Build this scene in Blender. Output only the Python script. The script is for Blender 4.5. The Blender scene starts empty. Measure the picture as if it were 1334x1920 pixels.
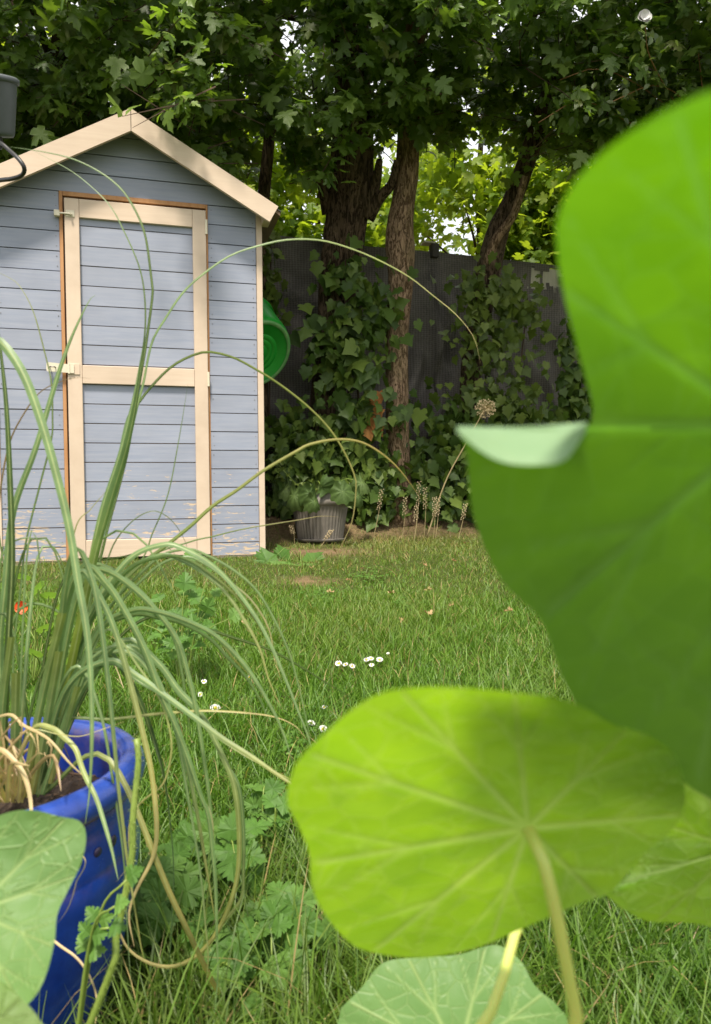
import bpy, bmesh, math, random
import numpy as np
from mathutils import Vector, Matrix, Euler

random.seed(7)
rng = np.random.default_rng(11)
scene = bpy.context.scene
col = scene.collection

# ------------------------------------------------------------------ camera
FPX, PW, PH = 1400.0, 1334.0, 1920.0
CAM = np.array([0.0, 0.0, 0.62])
_p, _r = math.radians(2.1), math.radians(0.41)
CF = np.array([0, math.cos(_p), -math.sin(_p)])
_U0 = np.array([0, math.sin(_p), math.cos(_p)]); _R0 = np.array([1.0, 0, 0])
CR = _R0 * math.cos(_r) - _U0 * math.sin(_r)
CU = _R0 * math.sin(_r) + _U0 * math.cos(_r)
cam_data = bpy.data.cameras.new("camera")
cam_data.sensor_fit = 'VERTICAL'; cam_data.sensor_height = 36.0
cam_data.lens = 36.0 * FPX / PH
cam_data.clip_start = 0.02; cam_data.clip_end = 1500
cam_data.dof.use_dof = True; cam_data.dof.focus_distance = 2.3; cam_data.dof.aperture_fstop = 10.0
cam = bpy.data.objects.new("camera", cam_data); col.objects.link(cam)
cam.matrix_world = Matrix(((CR[0], CU[0], -CF[0], CAM[0]), (CR[1], CU[1], -CF[1], CAM[1]), (CR[2], CU[2], -CF[2], CAM[2]), (0, 0, 0, 1)))
scene.camera = cam

# ------------------------------------------------------------------ light
SUN_EL, SUN_AZ = math.radians(65), math.radians(-8)      # azimuth from -Y (behind the camera) towards +X
sd = np.array([math.cos(SUN_EL) * math.sin(SUN_AZ), -math.cos(SUN_EL) * math.cos(SUN_AZ), math.sin(SUN_EL)])
world = bpy.data.worlds.new("World"); scene.world = world; world.use_nodes = True
wn = world.node_tree
sky = wn.nodes.new('ShaderNodeTexSky'); sky.sky_type = 'NISHITA'; sky.sun_disc = False
sky.sun_elevation = SUN_EL; sky.sun_rotation = math.atan2(sd[0], sd[1])
sky.air_density = 1.0; sky.dust_density = 4.0; sky.ozone_density = 0.6; sky.altitude = 100
# thin bright high cloud over the whole sky, slightly uneven
wtc = wn.nodes.new('ShaderNodeTexCoord'); wno = wn.nodes.new('ShaderNodeTexNoise'); wno.inputs['Scale'].default_value = 2.2; wno.inputs['Detail'].default_value = 5
wn.links.new(wtc.outputs['Generated'], wno.inputs['Vector'])
wra = wn.nodes.new('ShaderNodeValToRGB'); wn.links.new(wno.outputs['Fac'], wra.inputs[0])
wra.color_ramp.elements[0].position = 0.25; wra.color_ramp.elements[0].color = (0.62, 0.62, 0.62, 1)
wra.color_ramp.elements[1].position = 0.65; wra.color_ramp.elements[1].color = (0.92, 0.92, 0.92, 1)
wmx = wn.nodes.new('ShaderNodeMix'); wmx.data_type = 'RGBA'
wn.links.new(wra.outputs[0], wmx.inputs[0]); wn.links.new(sky.outputs[0], wmx.inputs[6]); wmx.inputs[7].default_value = (4.4, 4.35, 4.25, 1)
wn.links.new(wmx.outputs[2], wn.nodes['Background'].inputs[0])
wn.nodes['Background'].inputs[1].default_value = 0.15
sun_data = bpy.data.lights.new("sun", 'SUN'); sun_data.energy = 3.4; sun_data.angle = math.radians(8)
sun_data.color = (1.0, 0.92, 0.80)
sun = bpy.data.objects.new("sun", sun_data); col.objects.link(sun)
sun.rotation_euler = Vector(tuple(sd)).to_track_quat('Z', 'Y').to_euler()
sun.location = (0, -2, 12)
vs = scene.view_settings
vs.view_transform = 'Standard'; vs.look = 'None'; vs.gamma = 1.0; vs.use_curve_mapping = False
vs.exposure = 1.12
scene.cycles.use_denoising = True
scene.cycles.max_bounces = 8; scene.cycles.transparent_max_bounces = 8
scene.cycles.transmission_bounces = 6; scene.cycles.diffuse_bounces = 4
scene.cycles.sample_clamp_indirect = 4.0

# ------------------------------------------------------------------ pixel helpers
def at(px, py, y):
    """point on the ray of a photograph pixel at world distance y"""
    d = CF + CR * (px - PW / 2) / FPX - CU * (py - PH / 2) / FPX
    return CAM + d * (y / d[1])
def proj(P):
    d = np.atleast_2d(P) - CAM
    w = d @ CF; w = np.where(w < 1e-4, 1e-4, w)
    return PW / 2 + FPX * (d @ CR) / w, PH / 2 - FPX * (d @ CU) / w, w
def gz(x, y):
    s = np.asarray(y) - 0.28 * np.asarray(x)
    z = np.interp(s, [-400, 1.0, 1.6, 4.0, 4.6, 4.9, 5.4, 7, 400], [0, 0, 0.04, 0.245, 0.285, 0.42, 0.50, 0.5, 0.5])
    return z + 0.006 * np.sin(3.1 * np.asarray(x) + 1.3 * s) + 0.005 * np.sin(5.3 * s + 2 * np.asarray(x))
def G(px, py):
    """point where a pixel's ray meets the ground"""
    lo, hi = 0.3, 9.0
    for _ in range(50):
        m = (lo + hi) / 2; P = at(px, py, m)
        if P[2] > gz(P[0], P[1]): lo = m
        else: hi = m
    P = at(px, py, lo); P[2] = gz(P[0], P[1]); return P

# ------------------------------------------------------------------ objects
def tag(o, label=None, cat=None, group=None, kind=None):
    if label: o['label'] = label
    if cat: o['category'] = cat
    if group: o['group'] = group
    if kind: o['kind'] = kind
    return o
def empty(name, loc, rz=0.0):
    o = bpy.data.objects.new(name, None); col.objects.link(o)
    o.location = tuple(loc); o.rotation_euler = (0, 0, rz); o.empty_display_size = 0.1
    return o
def link(name, me, mat, parent=None):
    o = bpy.data.objects.new(name, me); col.objects.link(o)
    if mat is not None and len(me.materials) == 0: me.materials.append(mat)
    if parent is not None:
        o.parent = parent
    return o
def origin(parent):
    """world translation of a parent chain made of unrotated things"""
    v = np.zeros(3)
    while parent is not None:
        v = v + np.array(parent.location); parent = parent.parent
    return v
def fast_mesh(name, V, F, smooth=True, attrs=None):
    V = np.asarray(V, np.float32); F = np.asarray(F, np.int32)
    k = F.shape[1]
    me = bpy.data.meshes.new(name)
    me.vertices.add(len(V)); me.vertices.foreach_set('co', V.ravel())
    me.loops.add(F.size); me.loops.foreach_set('vertex_index', F.ravel())
    me.polygons.add(len(F)); me.polygons.foreach_set('loop_start', np.arange(0, F.size, k, dtype=np.int32))
    if smooth: me.polygons.foreach_set('use_smooth', np.ones(len(F), dtype=bool))
    for nm, arr in (attrs or {}).items():
        arr = np.asarray(arr, np.float32)
        if arr.ndim == 2:
            a = me.attributes.new(nm, 'FLOAT_COLOR', 'POINT')
            a.data.foreach_set('color', np.concatenate([arr, np.ones((len(arr), 1), np.float32)], 1).ravel())
        else:
            a = me.attributes.new(nm, 'FLOAT', 'POINT'); a.data.foreach_set('value', arr)
    me.update(calc_edges=True)
    return me
class MB:
    """collects triangles/quads; build() makes one mesh object"""
    def __init__(s): s.v = []; s.f = []
    def add(s, V, F):
        n = len(s.v); s.v.extend([tuple(map(float, p)) for p in V]); s.f.extend([tuple(int(i) + n for i in f) for f in F]); return s
    def mesh(s, name, smooth=False):
        me = bpy.data.meshes.new(name); me.from_pydata(s.v, [], s.f)
        if smooth:
            me.polygons.foreach_set('use_smooth', np.ones(len(me.polygons), dtype=bool))
        me.update(); return me
    def build(s, name, mat, parent=None, smooth=False):
        if parent is not None and s.v and not getattr(s, 'local', False):
            o = origin(parent); s.v = [(a - o[0], b - o[1], c - o[2]) for a, b, c in s.v]
        return link(name, s.mesh(name, smooth), mat, parent)
class LMB(MB): local = True
def frames(P):
    P = np.asarray(P, float); T = np.gradient(P, axis=0)
    T /= np.linalg.norm(T, axis=1)[:, None] + 1e-12
    a = np.array([0, 0, 1.0]) if abs(T[0][2]) < 0.9 else np.array([1.0, 0, 0])
    N = np.cross(T[0], a); N /= np.linalg.norm(N); out = []
    for t in T:
        N = N - t * (N @ t); N /= np.linalg.norm(N) + 1e-12
        out.append((t, N.copy(), np.cross(t, N)))
    return out
def tube(P, r, sides=8, cap=True, noise=0.0):
    P = np.asarray(P, float); r = np.broadcast_to(np.asarray(r, float), (len(P),))
    V = []; F = []; fr = frames(P)
    ph = random.random() * 6
    for i, (p, (t, n, b)) in enumerate(zip(P, fr)):
        for k in range(sides):
            a = 2 * math.pi * k / sides
            q = r[i] * (1 + noise * (math.sin(3 * a + ph + i * 0.25) * .5 + math.sin(5 * a - ph + i * 0.17) * .3 + random.uniform(-.3, .3)))
            V.append(p + (n * math.cos(a) + b * math.sin(a)) * q)
    for i in range(len(P) - 1):
        for k in range(sides):
            k2 = (k + 1) % sides
            F.append((i * sides + k, i * sides + k2, (i + 1) * sides + k2, (i + 1) * sides + k))
    if cap:
        F.append(tuple(range(sides))[::-1]); F.append(tuple((len(P) - 1) * sides + k for k in range(sides)))
    return V, F
def spline(P, n):
    """Catmull-Rom through P, n samples evenly spaced by length"""
    P = np.asarray(P, float); Q = np.vstack([2 * P[0] - P[1], P, 2 * P[-1] - P[-2]])
    out = []
    for i in range(1, len(Q) - 2):
        for t in np.linspace(0, 1, 12, endpoint=False):
            a, b, c, d = Q[i - 1], Q[i], Q[i + 1], Q[i + 2]
            out.append(0.5 * (2 * b + (c - a) * t + (2 * a - 5 * b + 4 * c - d) * t ** 2 + (3 * b - a - 3 * c + d) * t ** 3))
    out.append(P[-1]); out = np.array(out)
    L = np.concatenate([[0], np.cumsum(np.linalg.norm(np.diff(out, axis=0), axis=1))])
    s = np.linspace(0, L[-1], n)
    return np.stack([np.interp(s, L, out[:, k]) for k in range(out.shape[1])], 1)
def lathe(prof, n=48):
    V = []; F = []
    for r, z in prof:
        for k in range(n):
            a = 2 * math.pi * k / n; V.append((r * math.cos(a), r * math.sin(a), z))
    for i in range(len(prof) - 1):
        for k in range(n):
            k2 = (k + 1) % n; F.append((i * n + k, i * n + k2, (i + 1) * n + k2, (i + 1) * n + k))
    return V, F
def cbox(x0, x1, y0, y1, z0, z1, c=0.002):
    """box with chamfered edges"""
    bm = bmesh.new(); bmesh.ops.create_cube(bm, size=1)
    for v in bm.verts:
        v.co = Vector(((x0 + x1) / 2 + v.co.x * (x1 - x0), (y0 + y1) / 2 + v.co.y * (y1 - y0), (z0 + z1) / 2 + v.co.z * (z1 - z0)))
    if c: bmesh.ops.bevel(bm, geom=bm.edges[:], offset=c, segments=1, affect='EDGES')
    bm.verts.index_update()
    V = [tuple(v.co) for v in bm.verts]; F = [tuple(v.index for v in f.verts) for f in bm.faces]; bm.free()
    return V, F
def prism(poly, y0, y1):
    """polygon in (x,z) extruded along y, outward at y0"""
    n = len(poly)
    V = [(x, y0, z) for x, z in poly] + [(x, y1, z) for x, z in poly]
    F = [tuple(range(n)), tuple(range(2 * n - 1, n - 1, -1))] + [((i + 1) % n, i, n + i, n + (i + 1) % n) for i in range(n)]
    return V, F

# ------------------------------------------------------------------ materials
def nodes(name):
    m = bpy.data.materials.new(name); m.use_nodes = True
    nt = m.node_tree
    for n in list(nt.nodes): nt.nodes.remove(n)
    out = nt.nodes.new('ShaderNodeOutputMaterial')
    return m, nt, out
def nd(nt, t, ins=None, **props):
    n = nt.nodes.new(t)
    for k, v in props.items(): setattr(n, k, v)
    for k, v in (ins or {}).items():
        s = n.inputs[k]
        if hasattr(v, 'is_output') or isinstance(v, bpy.types.NodeSocket): nt.links.new(v, s)
        else: s.default_value = v
    return n
def rgb(c): return (c[0], c[1], c[2], 1.0)
def mixc(nt, fac, a, b, mode='MIX'):
    n = nd(nt, 'ShaderNodeMix', data_type='RGBA', blend_type=mode)
    for s, v in ((n.inputs[0], fac), (n.inputs[6], a), (n.inputs[7], b)):
        if isinstance(v, bpy.types.NodeSocket): nt.links.new(v, s)
        elif isinstance(v, (int, float)): s.default_value = v
        else: s.default_value = rgb(v)
    return n.outputs[2]
def math_(nt, op, a, b=0.0, c=0.0, clamp=False):
    n = nd(nt, 'ShaderNodeMath', operation=op, use_clamp=clamp)
    for s, v in zip(n.inputs, (a, b, c)):
        if isinstance(v, bpy.types.NodeSocket): nt.links.new(v, s)
        else: s.default_value = v
    return n.outputs[0]
def ramp(nt, fac, stops):
    n = nd(nt, 'ShaderNodeValToRGB', {0: fac}); e = n.color_ramp.elements
    while len(e) < len(stops): e.new(0.5)
    for el, (p, c) in zip(e, stops):
        el.position = p; el.color = rgb(c) if not isinstance(c, (int, float)) else (c, c, c, 1)
    return n.outputs[0]
def noise(nt, scale, detail=4, vec=None, rough=0.6, dist=0.0):
    n = nd(nt, 'ShaderNodeTexNoise', {'Scale': scale, 'Detail': detail, 'Roughness': rough, 'Distortion': dist})
    if vec is not None: nt.links.new(vec, n.inputs['Vector'])
    return n.outputs['Fac']
def coords(nt, scale=(1, 1, 1), kind='Object'):
    tc = nd(nt, 'ShaderNodeTexCoord'); mp = nd(nt, 'ShaderNodeMapping', {'Vector': tc.outputs[kind], 'Scale': scale})
    return mp.outputs[0]
def bump(nt, h, strength=0.3, dist=0.01):
    return nd(nt, 'ShaderNodeBump', {'Height': h, 'Strength': strength, 'Distance': dist}).outputs[0]
def principled(nt, out, colr, rough=0.6, normal=None, **kw):
    b = nd(nt, 'ShaderNodeBsdfPrincipled')
    for k, v in [('Base Color', colr), ('Roughness', rough)] + list(kw.items()):
        s = b.inputs[k]
        if isinstance(v, bpy.types.NodeSocket): nt.links.new(v, s)
        elif isinstance(v, (tuple, list)) and len(v) == 3: s.default_value = rgb(v)
        else: s.default_value = v
    if normal is not None: nt.links.new(normal, b.inputs['Normal'])
    if out is not None: nt.links.new(b.outputs[0], out.inputs[0])
    return b
def simple(name, c1, c2=None, scale=8, rough=0.6, bmp=0.0, stretch=(1, 1, 1), **kw):
    m, nt, out = nodes(name); v = coords(nt, stretch)
    n = noise(nt, scale, 5, v)
    c = mixc(nt, ramp(nt, n, [(0.3, 0.0), (0.7, 1.0)]), c1, c2 or c1)
    principled(nt, out, c, rough, bump(nt, n, bmp, 0.01) if bmp else None, **kw)
    return m
def rand_value(nt):
    g = nd(nt, 'ShaderNodeNewGeometry'); o = nd(nt, 'ShaderNodeObjectInfo')
    return math_(nt, 'FRACT', math_(nt, 'ADD', g.outputs['Random Per Island'], o.outputs['Random']))
def leaf_mat(name, c1, c2, c3, trans, tfac=0.35, rough=0.45, spec=0.4, odd=None):
    """leaf: three greens picked per leaf, light passing through, soft gloss"""
    m, nt, out = nodes(name); r = rand_value(nt)
    c = ramp(nt, r, [(0.0, c1), (0.5, c2), (0.93, c3), (0.97, odd or c3)])
    n = noise(nt, 60, 3, coords(nt))
    c = mixc(nt, 1.0, c, ramp(nt, n, [(0.3, (0.75,) * 3), (0.7, (1.15,) * 3)]), 'MULTIPLY')
    b = principled(nt, None, c, rough, bump(nt, n, 0.25, 0.004), **{'Specular IOR Level': spec})
    t = nd(nt, 'ShaderNodeBsdfTranslucent', {'Color': rgb(trans)})
    tc = mixc(nt, 0.7, c, trans); nt.links.new(tc, t.inputs[0])
    mx = nd(nt, 'ShaderNodeMixShader', {0: tfac}); nt.links.new(b.outputs[0], mx.inputs[1]); nt.links.new(t.outputs[0], mx.inputs[2])
    nt.links.new(mx.outputs[0], out.inputs[0]); return m
def attr_blade_mat(name, tfac=0.35, rough=0.45, stripe=False):
    m, nt, out = nodes(name)
    a = nd(nt, 'ShaderNodeAttribute', attribute_name='Col').outputs['Color']
    if stripe:
        ac = nd(nt, 'ShaderNodeAttribute', attribute_name='across').outputs['Fac']
        mid = ramp(nt, math_(nt, 'ABSOLUTE', ac), [(0.0, 1.0), (0.10, 1.0), (0.24, 0.0)])
        fine = ramp(nt, math_(nt, 'FRACT', math_(nt, 'MULTIPLY', ac, 4.5)), [(0.0, (0.82,) * 3), (0.5, (1.08,) * 3), (1.0, (0.82,) * 3)])
        a = mixc(nt, 1.0, a, fine, 'MULTIPLY')
        a = mixc(nt, math_(nt, 'MULTIPLY', mid, 0.55), a, (0.42, 0.47, 0.20))
        nn = noise(nt, 45, 4, coords(nt))
        a = mixc(nt, 1.0, a, ramp(nt, nn, [(0.3, (0.8,) * 3), (0.7, (1.12,) * 3)]), 'MULTIPLY')
    b = principled(nt, None, a, rough, None, **{'Specular IOR Level': 0.45})
    t = nd(nt, 'ShaderNodeBsdfTranslucent'); nt.links.new(mixc(nt, 1.0, a, (1.2, 1.5, 0.5), 'MULTIPLY'), t.inputs[0])
    mx = nd(nt, 'ShaderNodeMixShader', {0: tfac}); nt.links.new(b.outputs[0], mx.inputs[1]); nt.links.new(t.outputs[0], mx.inputs[2])
    nt.links.new(mx.outputs[0], out.inputs[0]); return m
def painted_wood(name, paint, paint2, wood, wear_lo, wear_hi, zlo, zhi, grain=(4, 4, 70)):
    """brush paint over boards; it flakes along the grain, more towards the foot of the boards where rain splashes"""
    m, nt, out = nodes(name)
    tc = nd(nt, 'ShaderNodeTexCoord'); ob = nd(nt, 'ShaderNodeObjectInfo')
    off = nd(nt, 'ShaderNodeVectorMath', {0: tc.outputs['Object']}, operation='ADD')
    rv = nd(nt, 'ShaderNodeCombineXYZ', {0: math_(nt, 'MULTIPLY', ob.outputs['Random'], 7.0)}); nt.links.new(rv.outputs[0], off.inputs[1])
    mp = nd(nt, 'ShaderNodeMapping', {'Vector': off.outputs[0], 'Scale': grain})
    g = noise(nt, 1.0, 6, mp.outputs[0], 0.65)
    mp2 = nd(nt, 'ShaderNodeMapping', {'Vector': off.outputs[0], 'Scale': (14, 14, 75)})
    fl = noise(nt, 1.0, 7, mp2.outputs[0], 0.72, 0.6)
    cl = noise(nt, 3.0, 3, off.outputs[0])
    z = nd(nt, 'ShaderNodeSeparateXYZ', {0: tc.outputs['Object']}).outputs[2]
    h = nd(nt, 'ShaderNodeMapRange', {0: z, 1: zlo, 2: zhi, 3: wear_lo, 4: wear_hi}).outputs[0]
    lim = math_(nt, 'ADD', h, math_(nt, 'MULTIPLY', math_(nt, 'SUBTRACT', cl, 0.5), -0.30))
    wear = math_(nt, 'MULTIPLY', math_(nt, 'SUBTRACT', fl, lim), 28.0, clamp=True)
    pc = mixc(nt, ramp(nt, g, [(0.35, 0.0), (0.65, 1.0)]), paint, paint2)
    pc = mixc(nt, math_(nt, 'MULTIPLY', ob.outputs['Random'], 0.35), pc, paint2)
    big = noise(nt, 2.2, 3, off.outputs[0])
    pc = mixc(nt, 1.0, pc, ramp(nt, big, [(0.3, (0.88,) * 3), (0.7, (1.06,) * 3)]), 'MULTIPLY')
    wc = mixc(nt, g, wood, (wood[0] * 0.75, wood[1] * 0.68, wood[2] * 0.6))
    c = mixc(nt, wear, pc, wc)
    hh = math_(nt, 'SUBTRACT', math_(nt, 'MULTIPLY', g, 0.35), math_(nt, 'MULTIPLY', wear, 0.5))
    principled(nt, out, c, 0.62, bump(nt, hh, 0.35, 0.002), **{'Specular IOR Level': 0.3})
    return m
def bark_mat(name, dark, light, scale=1.0):
    m, nt, out = nodes(name)
    v = coords(nt, (22 * scale, 22 * scale, 4 * scale))
    n = noise(nt, 1.0, 7, v, 0.7, 0.8); n2 = noise(nt, 5, 3, coords(nt))
    v2 = coords(nt, (34 * scale, 34 * scale, 8 * scale)); n3 = noise(nt, 1.0, 5, v2, 0.6, 1.2)
    crack = ramp(nt, n3, [(0.40, 0.0), (0.52, 1.0)])
    h = math_(nt, 'MULTIPLY', crack, n)
    c = mixc(nt, ramp(nt, h, [(0.1, 0.0), (0.6, 1.0)]), dark, light)
    c = mixc(nt, ramp(nt, n2, [(0.4, 0.0), (0.75, 0.5)]), c, (light[0] * .7, light[1] * .85, light[2] * .7))
    principled(nt, out, c, 0.9, bump(nt, h, 1.0, 0.02), **{'Specular IOR Level': 0.1})
    return m

M = {}
M['blue'] = painted_wood('blue_paint', (0.250, 0.278, 0.355), (0.305, 0.325, 0.392), (0.64, 0.51, 0.37), 0.505, 0.78, 0.0, 0.85)
M['cream'] = painted_wood('cream_paint', (0.54, 0.42, 0.315), (0.595, 0.475, 0.365), (0.50, 0.36, 0.22), 0.70, 0.82, 0.0, 1.0, (14, 14, 14))
M['cream_flat'] = painted_wood('cream_paint_rail', (0.54, 0.42, 0.315), (0.595, 0.475, 0.365), (0.50, 0.36, 0.22), 0.72, 0.80, 0.0, 1.0, (4, 20, 60))
M['pine'] = simple('bare_pine', (0.36, 0.165, 0.06), (0.46, 0.24, 0.10), 6, 0.7, 0.2, (8, 8, 1))
M['backing'] = simple('dark_timber', (0.20, 0.13, 0.085), (0.26, 0.17, 0.11), 10, 0.9)
M['felt'] = simple('roof_felt', (0.05, 0.055, 0.05), (0.09, 0.09, 0.085), 90, 0.95, 0.4)
M['zinc'] = simple('painted_metal', (0.58, 0.53, 0.40), (0.66, 0.60, 0.46), 30, 0.45, 0.05)
M['steel'] = simple('dull_steel', (0.12, 0.11, 0.10), (0.2, 0.18, 0.16), 40, 0.5, 0.1, Metallic=0.7)
M['green_plastic'] = simple('green_plastic', (0.015, 0.28, 0.025), (0.02, 0.34, 0.035), 6, 0.38, 0.02)
M['green_scuff'] = simple('scuffed_green_plastic', (0.07, 0.30, 0.07), (0.20, 0.36, 0.14), 22, 0.5, 0.02)
M['grey_plastic'] = simple('weathered_grey_plastic', (0.12, 0.106, 0.09), (0.19, 0.168, 0.14), 14, 0.65, 0.1)
M['soil'] = simple('potting_soil', (0.018, 0.011, 0.007), (0.06, 0.038, 0.024), 90, 0.95, 0.9)
M['lamp'] = simple('grey_powder_coat', (0.075, 0.085, 0.088), (0.09, 0.10, 0.105), 60, 0.5, 0.05)
M['rubber'] = simple('black_cable', (0.012, 0.012, 0.012), (0.018, 0.018, 0.018), 30, 0.45)
M['bark_dark'] = bark_mat('dark_bark', (0.035, 0.023, 0.014), (0.17, 0.115, 0.075), 1.5)
M['bark_brown'] = bark_mat('brown_bark', (0.12, 0.068, 0.04), (0.46, 0.305, 0.195), 2.1)
M['heart'] = simple('pale_wood_scar', (0.25, 0.14, 0.08), (0.34, 0.2, 0.12), 30, 0.8, 0.3)
M['twig'] = simple('twig_bark', (0.05, 0.03, 0.018), (0.10, 0.06, 0.035), 30, 0.9)
M['twig_red'] = simple('reddish_shoot', (0.22, 0.10, 0.04), (0.30, 0.15, 0.06), 30, 0.7)
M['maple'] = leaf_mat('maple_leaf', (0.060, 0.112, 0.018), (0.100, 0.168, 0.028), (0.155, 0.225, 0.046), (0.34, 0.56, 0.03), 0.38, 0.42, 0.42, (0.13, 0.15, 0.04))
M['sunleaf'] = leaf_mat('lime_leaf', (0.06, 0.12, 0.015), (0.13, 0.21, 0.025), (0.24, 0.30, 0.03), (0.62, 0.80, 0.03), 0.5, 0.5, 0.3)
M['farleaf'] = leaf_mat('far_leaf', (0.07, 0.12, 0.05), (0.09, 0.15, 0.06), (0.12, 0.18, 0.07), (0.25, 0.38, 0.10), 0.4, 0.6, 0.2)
M['ivy'] = leaf_mat('ivy_leaf', (0.040, 0.078, 0.012), (0.072, 0.125, 0.020), (0.14, 0.20, 0.034), (0.2, 0.34, 0.02), 0.2, 0.45, 0.3)
M['ivy_pale'] = leaf_mat('young_ivy_leaf', (0.055, 0.09, 0.014), (0.09, 0.13, 0.021), (0.14, 0.185, 0.034), (0.25, 0.38, 0.04), 0.25, 0.45, 0.3)
M['rose'] = leaf_mat('rose_leaf', (0.05, 0.08, 0.025), (0.075, 0.115, 0.035), (0.12, 0.16, 0.05), (0.25, 0.36, 0.05), 0.3, 0.4, 0.5)
M['weed'] = leaf_mat('weed_leaf', (0.065, 0.15, 0.022), (0.085, 0.185, 0.03), (0.115, 0.22, 0.04), (0.24, 0.42, 0.05), 0.3, 0.55, 0.3)
M['wilt'] = leaf_mat('wilting_leaf', (0.055, 0.10, 0.022), (0.075, 0.125, 0.03), (0.10, 0.15, 0.04), (0.18, 0.28, 0.04), 0.25, 0.6, 0.3)
M['dead'] = leaf_mat('dead_leaf', (0.25, 0.15, 0.07), (0.34, 0.23, 0.11), (0.45, 0.34, 0.18), (0.4, 0.25, 0.08), 0.25, 0.7, 0.2)
M['rust'] = leaf_mat('rusty_leaf', (0.30, 0.11, 0.03), (0.36, 0.15, 0.045), (0.42, 0.2, 0.06), (0.5, 0.2, 0.04), 0.25, 0.7, 0.2)
M['grass'] = attr_blade_mat('lawn_grass', 0.33, 0.5)
M['reed'] = attr_blade_mat('striped_blade', 0.28, 0.42, True)
M['stalk'] = simple('green_stalk', (0.13, 0.20, 0.03), (0.20, 0.26, 0.05), 20, 0.5)
M['straw'] = simple('dry_stalk', (0.28, 0.22, 0.10), (0.38, 0.30, 0.15), 30, 0.8)
M['seed'] = simple('seed_husk', (0.36, 0.28, 0.15), (0.46, 0.37, 0.22), 60, 0.7)
M['petal'] = simple('white_petal', (0.52, 0.51, 0.50), (0.62, 0.61, 0.60), 20, 0.6)
M['yolk'] = simple('daisy_eye', (0.65, 0.42, 0.03), (0.7, 0.5, 0.05), 200, 0.8)
M['red'] = simple('orange_red_petal', (0.75, 0.06, 0.015), (0.8, 0.12, 0.02), 20, 0.5)
M['pale_board'] = simple('pale_board', (0.50, 0.47, 0.38), (0.62, 0.58, 0.48), 12, 0.8, 0.1, (6, 6, 1))
M['post'] = simple('dark_post', (0.05, 0.045, 0.04), (0.085, 0.075, 0.065), 30, 0.85, 0.2, (6, 6, 1))

# blue glaze
m, nt, out = nodes('blue_glaze')
v = coords(nt); n1 = noise(nt, 9, 6, v, 0.7); n2 = noise(nt, 45, 4, v)
geo = nd(nt, 'ShaderNodeNewGeometry')
c = mixc(nt, ramp(nt, n1, [(0.35, 0.0), (0.7, 1.0)]), (0.004, 0.022, 0.19), (0.010, 0.052, 0.33))
rim = nd(nt, 'ShaderNodeAttribute', attribute_name='rim').outputs['Fac']
c = mixc(nt, math_(nt, 'MULTIPLY', rim, ramp(nt, n1, [(0.3, 0.25), (0.65, 0.7)])), c, (0.04, 0.085, 0.36))
brk = nd(nt, 'ShaderNodeAttribute', attribute_name='edge').outputs['Fac']
c = mixc(nt, math_(nt, 'MULTIPLY', brk, ramp(nt, n2, [(0.38, 0.0), (0.6, 1.0)])), c, (0.20, 0.10, 0.045))
principled(nt, out, c, ramp(nt, n2, [(0.3, 0.12), (0.7, 0.3)]), bump(nt, n1, 0.12, 0.01), **{'Specular IOR Level': 0.6})
M['glaze'] = m
M['glaze_spot'] = simple('dark_glaze_spot', (0.012, 0.008, 0.03), (0.03, 0.02, 0.06), 30, 0.25)

# shade netting: woven, dark, slightly see-through
m, nt, out = nodes('shade_netting')
v = coords(nt, (1, 1, 1))
w1 = nd(nt, 'ShaderNodeTexWave', {'Vector': v, 'Scale': 16.0, 'Distortion': 1.5, 'Detail': 1.0}, wave_type='BANDS', bands_direction='X').outputs['Fac']
w2 = nd(nt, 'ShaderNodeTexWave', {'Vector': v, 'Scale': 22.0, 'Distortion': 1.5, 'Detail': 1.0}, wave_type='BANDS', bands_direction='Z').outputs['Fac']
wv = math_(nt, 'MULTIPLY', w1, w2); n1 = noise(nt, 4, 5, v); n2 = noise(nt, 60, 4, v, 0.7)
c = mixc(nt, ramp(nt, n1, [(0.35, 0.0), (0.7, 1.0)]), (0.12, 0.11, 0.10), (0.21, 0.19, 0.17))
c = mixc(nt, 1.0, c, ramp(nt, math_(nt, 'ADD', math_(nt, 'MULTIPLY', w1, .5), math_(nt, 'MULTIPLY', w2, .5)), [(0.2, (.7, .7, .7)), (0.8, (1.15, 1.15, 1.15))]), 'MULTIPLY')
c = mixc(nt, math_(nt, 'MULTIPLY', ramp(nt, n2, [(0.55, 0.0), (0.72, 1.0)]), 0.6), c, (0.30, 0.26, 0.20))
principled(nt, out, c, 0.8, bump(nt, math_(nt, 'ADD', wv, n2), 0.3, 0.004), **{'Specular IOR Level': 0.2})
M['net'] = m

# ground: dark thatch under the grass, crumbly earth where it is bare
m, nt, out = nodes('lawn_soil')
v = coords(nt); n1 = noise(nt, 2.0, 5, v); n2 = noise(nt, 40, 6, v, 0.75); n3 = noise(nt, 160, 4, v, 0.7)
ba = nd(nt, 'ShaderNodeAttribute', attribute_name='bare').outputs['Fac']
th_ = mixc(nt, ramp(nt, n3, [(0.3, 0.0), (0.7, 1.0)]), (0.028, 0.045, 0.010), (0.085, 0.105, 0.026))
ea = mixc(nt, ramp(nt, n2, [(0.3, 0.0), (0.7, 1.0)]), (0.10, 0.066, 0.036), (0.27, 0.185, 0.105))
c = mixc(nt, math_(nt, 'MULTIPLY', math_(nt, 'ADD', ba, math_(nt, 'MULTIPLY', math_(nt, 'SUBTRACT', n2, .5), .8)), 1.3, clamp=True), th_, ea)
principled(nt, out, c, 0.95, bump(nt, n2, 0.8, 0.02), **{'Specular IOR Level': 0.1})
M['ground'] = m
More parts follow.
